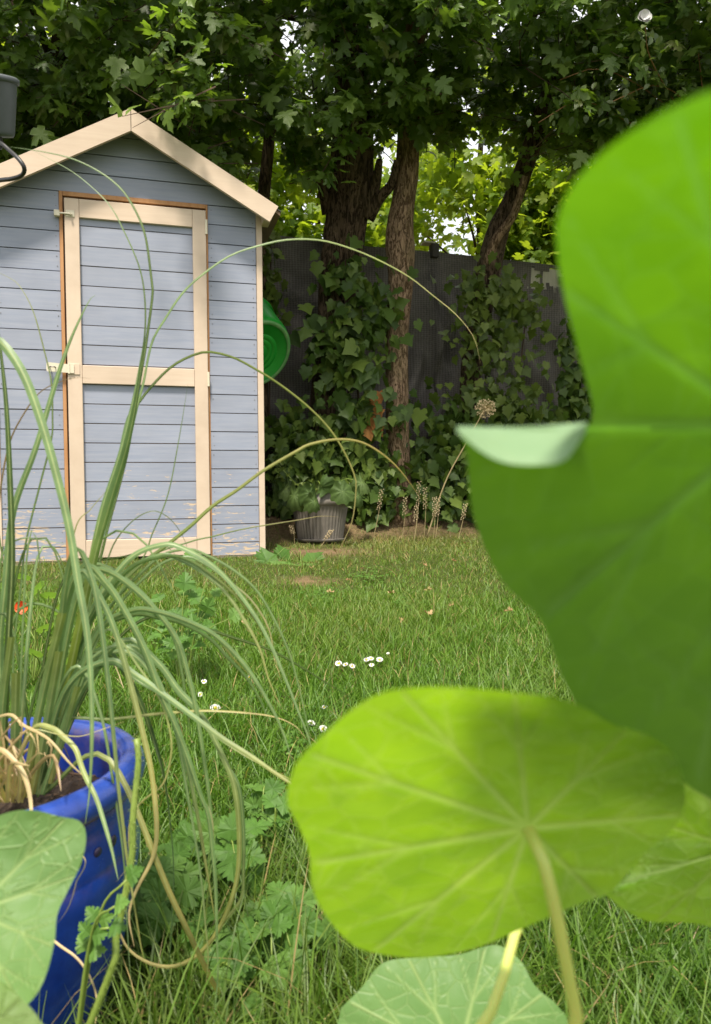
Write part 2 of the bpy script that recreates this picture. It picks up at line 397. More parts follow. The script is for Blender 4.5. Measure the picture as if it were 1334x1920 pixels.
def bareness(xv, yv):
    s = yv - .28 * xv
    b_ = np.exp(-(((xv + .24) / .30) ** 2 + ((yv - 4.10) / .17) ** 2)) * 1.0 + np.exp(-(((xv + .22) / .12) ** 2 + ((yv - 3.35) / .08) ** 2)) * .8
    return np.maximum(b_, np.interp(s, [4.4, 4.7, 5.1], [0, .65, .95]))

# ------------------------------------------------------------------ ground
xs = np.concatenate([[-400, -120, -40, -15], np.linspace(-6, 6, 161), [15, 40, 120, 400]])
ys = np.concatenate([[-400, -120, -40, -12, -4], np.linspace(-1, 9, 151), [15, 30, 80, 200, 700]])
XX, YY = np.meshgrid(xs, ys); ZZ = gz(XX, YY)
near = (np.abs(XX) < 6.5) & (YY > -1.2) & (YY < 9.2)
ZZ = ZZ + near * rng.normal(0, 0.004, ZZ.shape)
nx, ny = len(xs), len(ys)
idx = np.arange(nx * ny).reshape(ny, nx)
F = np.stack([idx[:-1, :-1], idx[:-1, 1:], idx[1:, 1:], idx[1:, :-1]], -1).reshape(-1, 4)
lawn = link('lawn', fast_mesh('lawn', np.stack([XX, YY, ZZ], -1).reshape(-1, 3), F, True, {'bare': bareness(XX, YY).ravel()}), M['ground'])
tag(lawn, kind='structure')

# ------------------------------------------------------------------ shed
SW, ZE, SD = 1.262, 1.77, 0.62               # width, eaves height, depth
UC, SLOPE, ZA = SW / 2, 0.558, 2.118         # ridge position, roof slope, wall apex
TH = math.radians(16.0)
shed = empty('garden_shed', (-1.6918, 3.5493, 0.258), TH)
tag(shed, 'blue-grey plank garden shed with cream trim and a gabled roof', 'shed')
def sp(name, geom, mat, parent=shed, smooth=False):
    b = LMB(); b.add(*geom); return b.build(name, M[mat], parent, smooth)
def roofz(u): return ZA - SLOPE * abs(u - UC)
sp('wall_core', prism([(0.012, 0.01), (SW - 0.012, 0.01), (SW - 0.012, roofz(SW - .012) - .012), (UC, ZA - .012), (0.012, roofz(.012) - .012)], 0.016, SD - 0.02), 'backing')
DU0, DU1 = 0.2916, 0.995                     # door opening
lines = [0.0] + [0.068 + 0.095 * k for k in range(0, 23)]
GAP = 0.0023
def clip_poly(u0, u1, z0, z1):
    """wall board clipped to the gable"""
    def lim(z): return (ZA - z) / SLOPE
    pts = []
    a0, b0 = max(u0, UC - lim(z0)), min(u1, UC + lim(z0))
    if b0 - a0 < 0.01: return None
    a1, b1 = max(u0, UC - lim(z1)), min(u1, UC + lim(z1))
    if b1 <= a1: return [(a0, z0), (b0, z0), (UC, ZA)]
    pts = [(a0, z0), (b0, z0)]
    if b0 >= u1 > b1 + 1e-6: pts.append((u1, roofz(u1)))
    pts += [(b1, z1), (a1, z1)]
    if a0 <= u0 < a1 - 1e-6: pts.append((u0, roofz(u0)))
    return pts
nail = LMB()
def nails(u, z):
    V, Fc = lathe([(0.0001, -0.0012), (0.0022, -0.0006), (0.0024, 0.001)], 6)
    nail.add([(a + u, c - 0.0003, b + z) for a, b, c in V], Fc)
for z0, z1 in zip(lines[:-1], lines[1:]):
    ranges = [(0.010, DU0), (DU1, SW - 0.026)] if z1 < 1.79 else [(0.010, SW - 0.026)]
    for u0, u1 in ranges:
        p = clip_poly(u0, u1, z0 + GAP, z1 - GAP)
        if p:
            yo = random.uniform(-0.0015, 0.0015)
            sp('plank', prism(p, yo, 0.014), 'blue')
            if u1 - u0 < 0.4:
                for u in (u0 + 0.014, u1 - 0.014):
                    for dz in (0.25, 0.75):
                        if random.random() < 0.8: nails(u + random.uniform(-.003, .003), z0 + (z1 - z0) * dz)
# side and back walls
for z0, z1 in zip(lines[:-1], lines[1:]):
    if z1 > ZE + 0.02: break
    z1c = min(z1, ZE - 0.02)
    sp('plank', cbox(SW - 0.011, SW + 0.001, 0.012, SD - 0.02, z0 + GAP, z1c - GAP, 0.001), 'blue')
    sp('plank', cbox(-0.001, 0.011, 0.012, SD - 0.02, z0 + GAP, z1c - GAP, 0.001), 'blue')
sp('back_panel', prism([(0.0, 0.0), (SW, 0.0), (SW, roofz(SW) - .01), (UC, ZA - .01), (0.0, roofz(0) - .01)], SD - 0.018, SD), 'blue')
# trim
sp('corner_trim', cbox(SW - 0.024, SW + 0.006, -0.008, 0.010, 0.0, roofz(SW) - 0.004, 0.002), 'cream')
sp('corner_trim', cbox(-0.006, 0.009, -0.008, 0.010, 0.0, roofz(0) - 0.004, 0.002), 'cream')
# roof
ov = 0.115
for s in (-1, 1):
    ue = UC + s * (UC + 0.085)
    zt, zb = ZA + 0.004, ZA + 0.004 - SLOPE * (UC + 0.085)
    poly = [(UC, zt), (ue, zb), (ue, zb + 0.018), (UC, zt + 0.018)]
    if s > 0: poly = poly[::-1]
    rp = sp('roof_panel', prism(poly, -ov + 0.016, SD + 0.06), 'backing')
    poly2 = [(UC, zt + 0.0185), (ue + s * 0.004, zb + 0.0165), (ue + s * 0.004, zb + 0.0225), (UC, zt + 0.0245)]
    if s > 0: poly2 = poly2[::-1]
    sp('roofing_felt', prism(poly2, -ov + 0.010, SD + 0.065), 'felt', rp)
    # barge board, cut square to the slope at the eaves
    t = zt + 0.030; d = 0.104
    ang = math.atan(SLOPE); ex, ez = s * math.sin(ang) * 0.0, 0
    ue2 = UC + s * (UC + 0.072)
    tb = t - SLOPE * (UC + 0.072)
    cut = 0.045
    poly3 = [(UC + s * 0.0015, t), (UC + s * 0.0015, t - d), (ue2 - s * cut, tb - d + SLOPE * cut), (ue2, tb)]
    if s < 0: poly3 = poly3
    else: poly3 = poly3[::-1]
    sp('barge_board', prism(poly3[::-1], -ov - 0.006, -ov + 0.014), 'cream_flat')
    # purlin end under the eaves
    pu = UC + s * (UC + 0.022); pz = ZA - SLOPE * (UC + 0.022)
    sp('purlin', cbox(pu - 0.02, pu + 0.02, -ov + 0.018, 0.02, pz - 0.055, pz - 0.014, 0.002), 'cream')
# door opening frame (bare pine) and door
sp('door_jamb', cbox(DU0 + 0.001, DU0 + 0.017, -0.006, 0.014, 0.0, 1.778, 0.001), 'pine')
sp('door_jamb', cbox(DU1 - 0.010, DU1 - 0.001, -0.004, 0.014, 0.0, 1.778, 0.001), 'pine')
sp('door_head', cbox(DU0 + 0.018, DU1 - 0.011, -0.005, 0.014, 1.757, 1.778, 0.001), 'pine')
door = empty('door', (0, 0, 0)); door.parent = shed
d0, d1, dz0, dz1 = DU0 + 0.026, DU1 - 0.012, 0.012, 1.742
ST, RL = 0.066, 0.088
sp('door_backing', cbox(d0 + .002, d1 - .002, 0.004, 0.0145, dz0, dz1, 0.0), 'backing', door)
dl = [dz0] + [0.10 + 0.095 * k for k in range(0, 18)]
dl = [z for z in dl if z < dz1 - 0.02] + [dz1]
for z0, z1 in zip(dl[:-1], dl[1:]):
    sp('plank', prism([(d0 + ST - .01, z0 + GAP), (d1 - ST + .01, z0 + GAP), (d1 - ST + .01, z1 - GAP), (d0 + ST - .01, z1 - GAP)], -0.004 + random.uniform(-.001, .001), 0.0035), 'blue', door)
sp('stile', cbox(d0, d0 + ST, -0.022, 0.0030, dz0, dz1, 0.002), 'cream', door)
sp('stile', cbox(d1 - ST, d1, -0.022, 0.0030, dz0, dz1, 0.002), 'cream', door)
for zc in (dz0 + RL / 2, 0.905, dz1 - RL / 2):
    sp('rail', cbox(d0 + ST + 0.001, d1 - ST - 0.001, -0.021, 0.0028, zc - RL / 2, zc + RL / 2, 0.002), 'cream_flat', door)
for zc in (0.90, 1.66):
    h = sp('hinge', cbox(d1 - 0.004, d1 + 0.006, -0.027, -0.0225, zc - 0.036, zc + 0.036, 0.001), 'zinc', door)
    V, Fc = tube([(d1 + 0.004, -0.026, zc - 0.036), (d1 + 0.004, -0.026, zc + 0.036)], 0.0035, 8)
    sp('hinge_pin', (V, Fc), 'zinc', h)
# barrel bolt near the top of the closing side
b = LMB(); b.add(*cbox(d0 + 0.006, d0 + 0.046, -0.026, -0.0225, 1.652, 1.684, 0.001))
bolt = b.build('barrel_bolt', M['zinc'], door)
sp('bolt_bar', tube([(d0 - 0.034, -0.031, 1.664), (d0 + 0.036, -0.031, 1.664)], 0.0042, 8), 'zinc', bolt)
sp('bolt_knob', tube([(d0 + 0.030, -0.030, 1.664), (d0 + 0.030, -0.044, 1.660)], [0.004, 0.005], 8), 'zinc', bolt)
sp('bolt_keeper', cbox(d0 - 0.046, d0 - 0.020, -0.034, -0.0065, 1.650, 1.678, 0.002), 'zinc')
# hasp and staple
hp = [(d0 - 0.094, 0.918), (d0 - 0.088, 0.912), (d0 + 0.030, 0.908), (d0 + 0.030, 0.948), (d0 - 0.088, 0.956), (d0 - 0.094, 0.950)]
hasp = sp('hasp', prism(hp, -0.031, -0.0265), 'zinc', door)
sp('hasp_pin', tube([(d0 + 0.008, -0.030, 0.905), (d0 + 0.008, -0.030, 0.952)], 0.005, 8), 'zinc', hasp)
sp('hasp_plate', cbox(d0 + 0.002, d0 + 0.056, -0.0263, -0.0223, 0.902, 0.954, 0.001), 'cream', hasp)
st = spline([(d0 - 0.078, 0.0, 0.934), (d0 - 0.078, -0.038, 0.934), (d0 - 0.066, -0.043, 0.934), (d0 - 0.054, -0.038, 0.933), (d0 - 0.054, 0.0, 0.933)], 14)
sp('staple', tube(st, 0.0028, 6), 'steel')
nb = nail.build('nail_heads', M['steel'], shed); tag(nb, kind='stuff')
sp('floor_joist', cbox(0.01, SW - 0.03, 0.006, 0.05, -0.08, 0.002, 0.002), 'cream')

# ------------------------------------------------------------------ fence with shade netting
fence = empty('screen_fence', tuple(G(813, 960) * 0 + np.array([0.5, 5.45, 0.48])))
tag(fence, 'long fence covered in dark grey shade netting behind the trees', 'fence')
FA = at(520, 440, 5.15); fd = np.array([math.cos(TH), math.sin(TH)])
def fpoint(s, z, off=0.0):
    return np.array([FA[0] + fd[0] * s - fd[1] * off * -1, FA[1] + fd[1] * s - fd[0] * off, z])
def fs_of_px(px):
    lo, hi = -6, 12
    for _ in range(50):
        mm = (lo + hi) / 2
        if proj(fpoint(mm, 1.5))[0][0] < px: lo = mm
        else: hi = mm
    return lo
def ztop(px, py):
    s = fs_of_px(px); P = fpoint(s, 0); return s, at(px, py, P[1])[2]
tops = [ztop(*q) for q in ((520, 440), (700, 463), (813, 472), (905, 481), (1045, 498))]
ts = np.array([-4.0] + [t[0] for t in tops] + [7.0]); tz = np.array([tops[0][1] + .03] + [t[1] for t in tops] + [tops[-1][1] - .05])
S_POST = fs_of_px(813)
so = origin(fence)
def net_panel(s0, s1, hole=None):
    ns, nz = max(8, int((s1 - s0) / 0.025)), 70
    S, T = np.meshgrid(np.linspace(s0, s1, ns), np.linspace(0, 1, nz))
    zt = np.interp(S, ts, tz); Z = 0.40 + T * (zt - 0.40)
    dp = np.exp(-((S - S_POST) / 0.35) ** 2)
    wr = 0.010 * np.sin(S * 17 + 3 * np.sin(Z * 4)) * (0.4 + 0.6 * np.sin(Z * 2.3 + S) ** 2)
    wr += 0.030 * dp * np.sin((S - S_POST) * 30 + (Z - 2.2) * 9 * np.sign(S - S_POST)) * np.clip((2.4 - Z), 0, 1)
    wr += 0.007 * np.sin(Z * 23 + 2.0 * np.sin(S * 5)) + 0.018 * np.sin(S * 4.2 + Z * 2.0) + 0.004 * rng.normal(size=S.shape) * .4
    wr += .012 * np.sin((S * 3.1 + Z * 6.0 + np.sin(Z * 3 + S * 2)) * 3.3) * np.sin(S * 2.1 + 1) ** 2 + .006 * np.sin(S * 41 + Z * 7) + .05 * np.exp(-((S - S_POST) / .035) ** 2) + .03 * dp * np.sin((S - S_POST) * 22 - (Z - 2.3) * 12) * np.clip(2.45 - Z, 0, 1) * (S < S_POST + .6)
    wr *= 1.5 * np.clip((1 - T) * 6, 0.15, 1)
    P = np.stack([FA[0] + fd[0] * S + fd[1] * wr, FA[1] + fd[1] * S - fd[0] * wr, Z], -1)
    ii = np.arange(ns * nz).reshape(nz, ns)
    Fq = np.stack([ii[:-1, :-1], ii[:-1, 1:], ii[1:, 1:], ii[1:, :-1]], -1)
    if hole is not None:
        cx, cy, _ = proj(P.reshape(-1, 3)); cx = cx.reshape(nz, ns); cy = cy.reshape(nz, ns)
        jag = 4 * np.sin(S * 90) + 3 * np.sin(S * 47 + Z * 60)
        inside = (cx > hole[0] + jag) & (cx < hole[2] + jag) & (cy > hole[1] + jag * .5) & (cy < hole[3] + jag)
        inside &= ~((np.abs(cx - 1012) < 2.0) | (np.abs(cx - 1026) < 1.5))
        Fq = Fq[~inside[:-1, :-1]]
    me = fast_mesh('netting', P.reshape(-1, 3) - so, Fq.reshape(-1, 4))
    return link('netting', me, M['net'], fence)
net_panel(-4.0, S_POST + 0.03); net_panel(S_POST - 0.012, 7.0, (996, 508, 1048, 546))
def fbox(name, s0, s1, off0, off1, z0, z1, mat, c=0.003):
    V, Fc = cbox(s0, s1, off0, off1, z0, z1, c)
    W = [(FA[0] + fd[0] * a - fd[1] * bb - so[0], FA[1] + fd[1] * a + fd[0] * bb - so[1], cc - so[2]) for a, bb, cc in V]
    l = LMB(); l.add(W, Fc); return l.build(name, M[mat], fence)
for s in (S_POST - 3.6, S_POST - 1.8, S_POST, S_POST + 1.8, S_POST + 3.6):
    zt = float(np.interp(s, ts, tz))
    front = abs(s - S_POST) < 0.01
    pst = fbox('post', s - 0.026, s + 0.026, -0.055 if front else 0.045, 0.015 if front else 0.115, 0.3 if not front else zt - 0.05, zt + (0.045 if front else -0.02), 'post')
    if front:
        fbox('post', s - 0.034, s + 0.034, 0.046, 0.114, 0.3, zt - 0.01, 'post')
        V, Fc = cbox(s - 0.085, s + 0.0, -0.05, 0.03, zt + 0.046, zt + 0.058, 0.002)
        W = [(FA[0] + fd[0] * a - fd[1] * bb - so[0], FA[1] + fd[1] * a + fd[0] * bb - so[1], cc - so[2]) for a, bb, cc in V]
        l = LMB(); l.add(W, Fc); l.build('post_cap', M['pale_board'], pst)
for i, s in enumerate(np.arange(-4.0, 7.0, 1.2)):
    zt = float(np.interp(s + .6, ts, tz)) - 0.035
    fbox('top_rail', s + .002, s + 1.198, 0.018, 0.044, zt - 0.07, zt, 'post')
    fbox('bottom_rail', s + .002, s + 1.198, 0.018, 0.044, 0.62, 0.69, 'post')
sh = fs_of_px(1020)
fbox('pale_board', sh - 0.16, sh + 0.22, 0.012, 0.0175, float(np.interp(sh, ts, tz)) - 0.42, float(np.interp(sh, ts, tz)) - 0.03, 'pale_board')

# ------------------------------------------------------------------ leaf shapes (local: stalk at origin, tip along +Y, face +Z)
def fan_leaf(outline, zf, center=(0, 0.35)):
    P = [(center[0], center[1])] + list(outline)
    V = np.array([(x, y, zf(x, y)) for x, y in P]); n = len(outline)
    return V, np.array([(0, i, i + 1) for i in range(1, n)] + [(0, n, 1)])
def maple_outline(v=0):
    half = [(0.0, 0.0), (0.10, -0.10), (0.24, -0.06), (0.40, 0.02), (0.34, 0.14), (0.30, 0.20), (0.50, 0.26), (0.60, 0.40), (0.50, 0.46), (0.46, 0.56), (0.34, 0.50), (0.20, 0.46), (0.20, 0.62), (0.26, 0.76), (0.13, 0.82), (0.07, 0.95)]
    half = [(x * (1 + 0.08 * math.sin(v * 3 + i)), y * (1 + .05 * math.cos(v * 2 + i * 1.7))) for i, (x, y) in enumerate(half)]
    return half[:1] + half[1:] + [(0.0, 1.0)] + [(-x * 0.97, y * 1.01) for x, y in half[:0:-1]]
def ivy_outline():
    half = [(0.0, 0.0), (0.16, -0.14), (0.34, -0.10), (0.46, 0.10), (0.34, 0.22), (0.58, 0.34), (0.36, 0.52), (0.20, 0.72)]
    return half + [(0.0, 1.0)] + [(-x, y) for x, y in half[:0:-1]]
def oval_outline(w=0.34, n=5):
    half = [(w * math.sin(math.pi * t) ** 0.8 * (1.15 - 0.35 * t), t) for t in np.linspace(0, 1, n + 2)[1:-1]]
    return [(0.0, 0.0)] + half + [(0.0, 1.0)] + [(-x, y) for x, y in half[::-1]]
def curl(a, b, c): return lambda x, y: -a * y * y + b * abs(x) - c * x * x
def templates(outs, curls, center): return [fan_leaf(o, z, center) for o, z in zip(outs, curls)]
MAPLE = templates([maple_outline(0), maple_outline(1), maple_outline(2)], [curl(.22, .10, .5), curl(.35, .22, .3), curl(.10, -.05, .7)], (0, 0.32))
IVY = templates([ivy_outline()] * 3, [curl(.22, .16, .3), curl(.35, .05, .5), curl(.12, .24, .1)], (0, 0.25))
OVAL = templates([oval_outline()] * 2, [curl(.25, .25, 0), curl(.40, .12, .2)], (0, 0.45))
SIMPLE = templates([oval_outline(0.42, 2)] * 2, [curl(.2, .2, 0), curl(.35, .1, .2)], (0, 0.45))
def bases(tip, nrm):
    """rotation matrices whose columns are x, y(tip), z(normal)"""
    y = tip / (np.linalg.norm(tip, axis=1)[:, None] + 1e-9)
    z = nrm - y * np.sum(nrm * y, 1)[:, None]; z /= np.linalg.norm(z, axis=1)[:, None] + 1e-9
    x = np.cross(y, z); return np.stack([x, y, z], -1)
def merged(name, temps, pos, rot, size, mat, parent):
    Vs, Fs, n0 = [], [], 0; which = np.arange(len(pos)) % len(temps); o = origin(parent)
    for k, (TV, TF) in enumerate(temps):
        q = which == k
        if not q.any(): continue
        W = np.einsum('nij,vj->nvi', rot[q], TV) * size[q][:, None, None] + pos[q][:, None, :]
        Vs.append(W.reshape(-1, 3)); m_ = q.sum()
        Fs.append((TF[None] + (np.arange(m_) * len(TV))[:, None, None]).reshape(-1, 3) + n0); n0 += m_ * len(TV)
    me = fast_mesh(name, np.vstack(Vs) - o, np.vstack(Fs), smooth=False)
    return tag(link(name, me, mat, parent), kind='stuff')
_shared = {}
def leaves(parent, temps, pos, rot, size, mat, n_parts=150, name='leaf', rest='foliage'):
    """the nearest leaves in view become parts of their own, the rest one mass of leaves"""
    x, y, w = proj(pos)
    vis = (x > 15) & (x < PW - 15) & (y > 10) & (y < PH - 10) & ~((x < 500) & (y > 330) & (w > 3.6))
    score = np.where(vis, size / w, 0)
    order = np.argsort(-score)[:n_parts]; order = order[score[order] > 0]
    o = origin(parent); which = np.arange(len(pos)) % len(temps)
    for i in order:
        key = (id(temps), int(which[i]), mat.name)
        if key not in _shared:
            TV, TF = temps[which[i]]; me = fast_mesh(name, TV, TF, smooth=True); me.materials.append(mat); _shared[key] = me
        ob = bpy.data.objects.new(name, _shared[key]); col.objects.link(ob); ob.parent = parent
        R = rot[i] * size[i]
        ob.matrix_local = Matrix(((R[0][0], R[0][1], R[0][2], pos[i][0] - o[0]), (R[1][0], R[1][1], R[1][2], pos[i][1] - o[1]), (R[2][0], R[2][1], R[2][2], pos[i][2] - o[2]), (0, 0, 0, 1)))
    keep = np.ones(len(pos), bool); keep[order] = False
    if keep.any(): merged(rest, temps, pos[keep], rot[keep], size[keep], mat, parent)
def unit(v): return v / (np.linalg.norm(v, axis=-1, keepdims=True) + 1e-9)

# ------------------------------------------------------------------ row of maples along the fence
def trunk(name, path, widths, y, mat, parent, sides=18, nz=0.10, top=None):
    P = [at(px, py, yy) for (px, py), yy in zip(path, y if isinstance(y, (list, tuple)) else [y] * len(path))]
    yy0 = y if not isinstance(y, (list, tuple)) else y[0]
    r = [w * yy0 / FPX / 2 for w in widths]
    if top is not None: P.insert(0, np.array(top[:3])); r.insert(0, top[3])
    P4 = spline(np.hstack([np.array(P), np.array(r)[:, None]]), 40)
    b = MB(); b.add(*tube(P4[:, :3], P4[:, 3], sides, True, nz)); return b.build(name, mat, parent, True)
def limb(parent, pts, r0, r1, mat, name='limb', n=14, sides=8):
    P = spline(pts, n); b = MB(); b.add(*tube(P, np.linspace(r0, r1, n), sides, True, 0.06)); return b.build(name, mat, parent, True)

trees = []
def tree_thing(loc, label, name='maple_tree', group='maples along the fence'):
    t = empty(name, loc); tag(t, label, 'tree', group); trees.append(t); return t
b0 = at(605, 900, 5.0); b0[2] = gz(b0[0], b0[1])
tA = tree_thing(b0, 'thick dark-barked maple with large-leaved ivy up its trunk')
trunk('trunk', [(664, 300), (652, 400), (642, 480), (627, 600), (614, 740), (606, 900), (604, 985)], [78, 76, 74, 68, 60, 64, 78], 5.0, M['bark_dark'], tA, 22, 0.13, (0.0, 4.95, 3.6, 0.10))
b1 = at(752, 958, 4.93); b1[2] = gz(b1[0], b1[1])
tB = tree_thing(b1, 'slim brown-barked maple with a knotted hollow on its bare trunk')
tb = trunk('trunk', [(765, 290), (758, 370), (750, 425), (751, 470), (752, 520), (744, 640), (745, 760), (748, 880), (752, 945), (755, 985)], [42, 42, 50, 55, 47, 42, 43, 46, 50, 68], 4.93, M['bark_brown'], tB, 20, 0.06, (0.38, 4.9, 3.9, 0.05))
# hollow: a lip of bark round a pale scar
kc = at(762, 457, 4.93 - 0.082); b = MB()
ring = [kc + np.array([0.016 * math.cos(a), 0.006 * abs(math.cos(a)), 0.062 * math.sin(a)]) for a in np.linspace(0, 2 * math.pi, 24)]
b.add(*tube(ring, 0.014, 8, False, 0.15)); b.build('knot_lip', M['bark_brown'], tb, True)
b = MB(); b.add(*tube([kc + np.array([0.0, 0.012, z]) for z in np.linspace(-0.055, 0.055, 8)], [.004, .010, .013, .014, .014, .013, .010, .004], 8, True, .2)); b.build('scar', M['heart'], tb, True)
b2 = at(878, 860, 5.2); b2[2] = gz(b2[0], b2[1])
tC = tree_thing(b2, 'leaning maple with a crooked trunk wrapped in small-leaved ivy')
trunk('trunk', [(978, 330), (955, 385), (935, 430), (920, 490), (903, 580), (888, 660), (881, 740), (879, 860), (879, 980)], [34, 34, 40, 46, 42, 38, 38, 42, 58], 5.2, M['bark_dark'], tC, 18, 0.10, (1.45, 5.1, 3.6, 0.05))
limb(tC, [at(912, 500, 5.15), at(930, 450, 5.1), at(965, 400, 5.1), at(985, 330, 5.0)], 0.035, 0.022, M['bark_brown'])
tD = tree_thing((-0.69, 5.42, gz(-0.69, 5.42)), 'thin dark maple behind the right eaves of the shed', group='maples along the fence')
trunk('trunk', [(505, 250), (500, 310), (494, 380), (490, 470), (488, 900), (488, 960)], [20, 22, 24, 26, 30, 36], 5.0, M['bark_dark'], tD, 12, 0.08, (-0.5, 5.0, 3.8, 0.03))
tE = tree_thing((-2.3, 4.98, gz(-2.3, 4.98)), 'twin-stemmed dark maple showing above the left slope of the shed roof', group='maples along the fence')
trunk('trunk', [(122, 120), (119, 190), (117, 250), (112, 420), (105, 900)], [13, 14, 15, 20, 34], 5.0, M['bark_dark'], tE, 12, 0.08, (-1.9, 4.95, 4.2, 0.02))
trunk('stem', [(90, 120), (94, 180), (92, 230), (96, 420), (104, 890)], [10, 11, 12, 16, 24], 5.05, M['bark_dark'], tE, 10, 0.08)
trunk('stem', [(66, 130), (64, 190), (66, 260), (80, 480), (103, 880)], [12, 13, 13, 16, 22], 5.1, M['bark_dark'], tE, 10, 0.08)
tF = tree_thing((2.55, 5.55, gz(2.55, 5.55)), 'bushy maple at the far right behind the big foreground leaf')
trunk('trunk', [(1330, 250), (1325, 500), (1320, 900), (1318, 985)], [40, 46, 52, 66], 5.4, M['bark_dark'], tF, 14, 0.1, (2.5, 5.3, 3.8, 0.05))
# limbs
limb(tA, [at(690, 410, 4.95), at(712, 372, 4.9), at(735, 345, 4.85), at(745, 300, 4.8)], 0.045, 0.02, M['bark_dark'])
limb(tA, [at(690, 395, 4.95), at(706, 340, 4.9), at(712, 300, 4.8)], 0.05, 0.02, M['bark_dark'])
limb(tA, [at(618, 400, 5.0), at(606, 350, 4.95), at(596, 300, 4.85)], 0.05, 0.025, M['bark_dark'])
for t, x0, y0, tgt in ((tA, -0.02, 4.95, [(-0.7, 4.2, 4.2), (0.1, 4.0, 4.6), (-0.3, 5.5, 4.8), (-0.9, 4.6, 3.4)]),
                       (tB, 0.36, 4.9, [(0.3, 3.9, 4.3), (0.7, 4.1, 4.0), (0.2, 5.3, 4.9), (0.34, 4.1, 3.35)]),
                       (tC, 1.30, 5.1, [(1.0, 4.2, 4.2), (1.7, 4.2, 4.3), (1.4, 5.5, 4.9)]),
                       (tD, -0.55, 5.0, [(-1.1, 4.3, 4.0), (-0.4, 4.4, 4.4)]),
                       (tE, -1.95, 4.95, [(-2.2, 4.2, 4.0), (-1.4, 4.1, 4.2), (-2.6, 5.2, 4.6)]),
                       (tF, 2.5, 5.3, [(2.0, 4.2, 4.0), (2.6, 4.2, 4.3), (3.0, 5.5, 4.8)])):
    for g in tgt:
        z0 = random.uniform(2.9, 3.5); s = np.array([x0, y0, z0])
        limb(t, [s, s + (np.array(g) - s) * 0.4 + np.array([0, 0, 0.15]), np.array(g)], 0.03, 0.008, M['twig_red'] if (t is tB and g[2] < 4.5) else M['twig'])

# crown sprays
def crown_bottom(x):
    return np.interp(x, [-4, -2.2, -1.3, -0.85, -0.6, -0.35, 0.0, 0.25, 0.45, 0.62, 0.9, 1.15, 1.5, 2.2, 4],
                     [2.2, 2.05, 2.2, 2.30, 2.55, 2.47, 2.44, 2.56, 2.68, 2.60, 2.58, 2.46, 2.35, 2.25, 2.2])
def in_shed(P):
    d = P - np.array([-1.6918, 3.5493, 0.258]); u = d[:, 0] * math.cos(TH) + d[:, 1] * math.sin(TH); v = -d[:, 0] * math.sin(TH) + d[:, 1] * math.cos(TH)
    rz = ZA + 0.13 - SLOPE * np.abs(u - UC)
    return (u > -0.25) & (u < SW + 0.22) & (v > -0.30) & (v < SD + 0.2) & (d[:, 2] < rz)
def pnoise(P, f):
    return np.sin(P[:, 0] * f + 1.3 * np.sin(P[:, 2] * f * .7)) + np.sin(P[:, 1] * f * 1.1 + 2.1 + np.sin(P[:, 0] * f * .6)) + np.sin(P[:, 2] * f * 1.3 + 0.7 + P[:, 0] * 1.1)
def make_sprays(n, lo, hi, keepf):
    P = rng.uniform(lo, hi, (n, 3)); return P[keepf(P)]
def keep_low(P):
    k = P[:, 2] > crown_bottom(P[:, 0]) + np.clip(P[:, 1] - 4.3, 0, 2) * .44 * (P[:, 0] > -1.0) - .05 + 0.18 * rng.random(len(P)) + 0.10 * np.sin(P[:, 0] * 9)
    yf = np.interp(P[:, 2], [2.2, 2.6, 3.2, 4.0, 5.0], [4.25, 3.95, 3.65, 3.35, 3.2]) + 0.14 * np.sin(P[:, 0] * 4.1 + P[:, 2] * 3) + 0.08 * np.sin(P[:, 0] * 9.7)
    yf = yf + .15 * (P[:, 0] > -.5)
    yf = np.where(P[:, 0] < -0.5, yf - 0.25 + 0.1 * (P[:, 2] < 2.6), yf)
    k &= P[:, 1] > yf
    k &= pnoise(P, 4.3) > -1.25
    return k & ~in_shed(P)
low = make_sprays(4300, (-3.0, 3.2, 2.0), (3.3, 5.7, 3.75), keep_low)
def keep_high(P):
    yf = np.interp(P[:, 2], [3.6, 5.0, 6.5], [3.35, 3.15, 3.7]); return (P[:, 1] > yf) & (pnoise(P, 3.0) > -1.1)
high = make_sprays(950, (-3.2, 3.0, 3.75), (3.5, 5.9, 6.3), keep_high)
hx = np.array([at(290, 205, 3.52), at(300, 212, 3.50), at(278, 190, 3.55), at(330, 190, 3.6)])
low = np.vstack([low, hx])
tx = np.array([-0.1, 0.55, 1.35, -1.05, -2.1, 2.6])
def spray_leaves(C, k, spread, smin, smax):
    n = len(C)
    D = unit(np.stack([rng.normal(0, .6, n), -0.75 + rng.normal(0, .4, n), -0.15 + rng.normal(0, .3, n)], 1))
    t = (np.arange(k) / (k - 1) - 0.5)[None, :, None]
    pos = C[:, None, :] + D[:, None, :] * t * spread * 2.2 + rng.normal(0, spread * .32, (n, k, 3)) * np.array([1, 1, .6])
    tip = D[:, None, :] * 0.6 + rng.normal(0, .55, (n, k, 3)) + np.array([0, -0.15, -0.55])
    nrm = np.array([0, -0.55, 0.75]) + rng.normal(0, .38, (n, k, 3))
    size = rng.uniform(smin * .7, smax, (n, k)) * (0.75 + 0.3 * rng.random((n, 1)))
    return pos.reshape(-1, 3), tip.reshape(-1, 3), nrm.reshape(-1, 3), size.reshape(-1), D
tl, owner = low, np.argmin(np.abs(low[:, 0:1] + rng.normal(0, .12, (len(low), 1)) - tx[None]), 1)
oh = np.argmin(np.abs(high[:, 0:1] - tx[None]), 1)
ORDER = [tA, tB, tC, tD, tE, tF]
crowns = {}
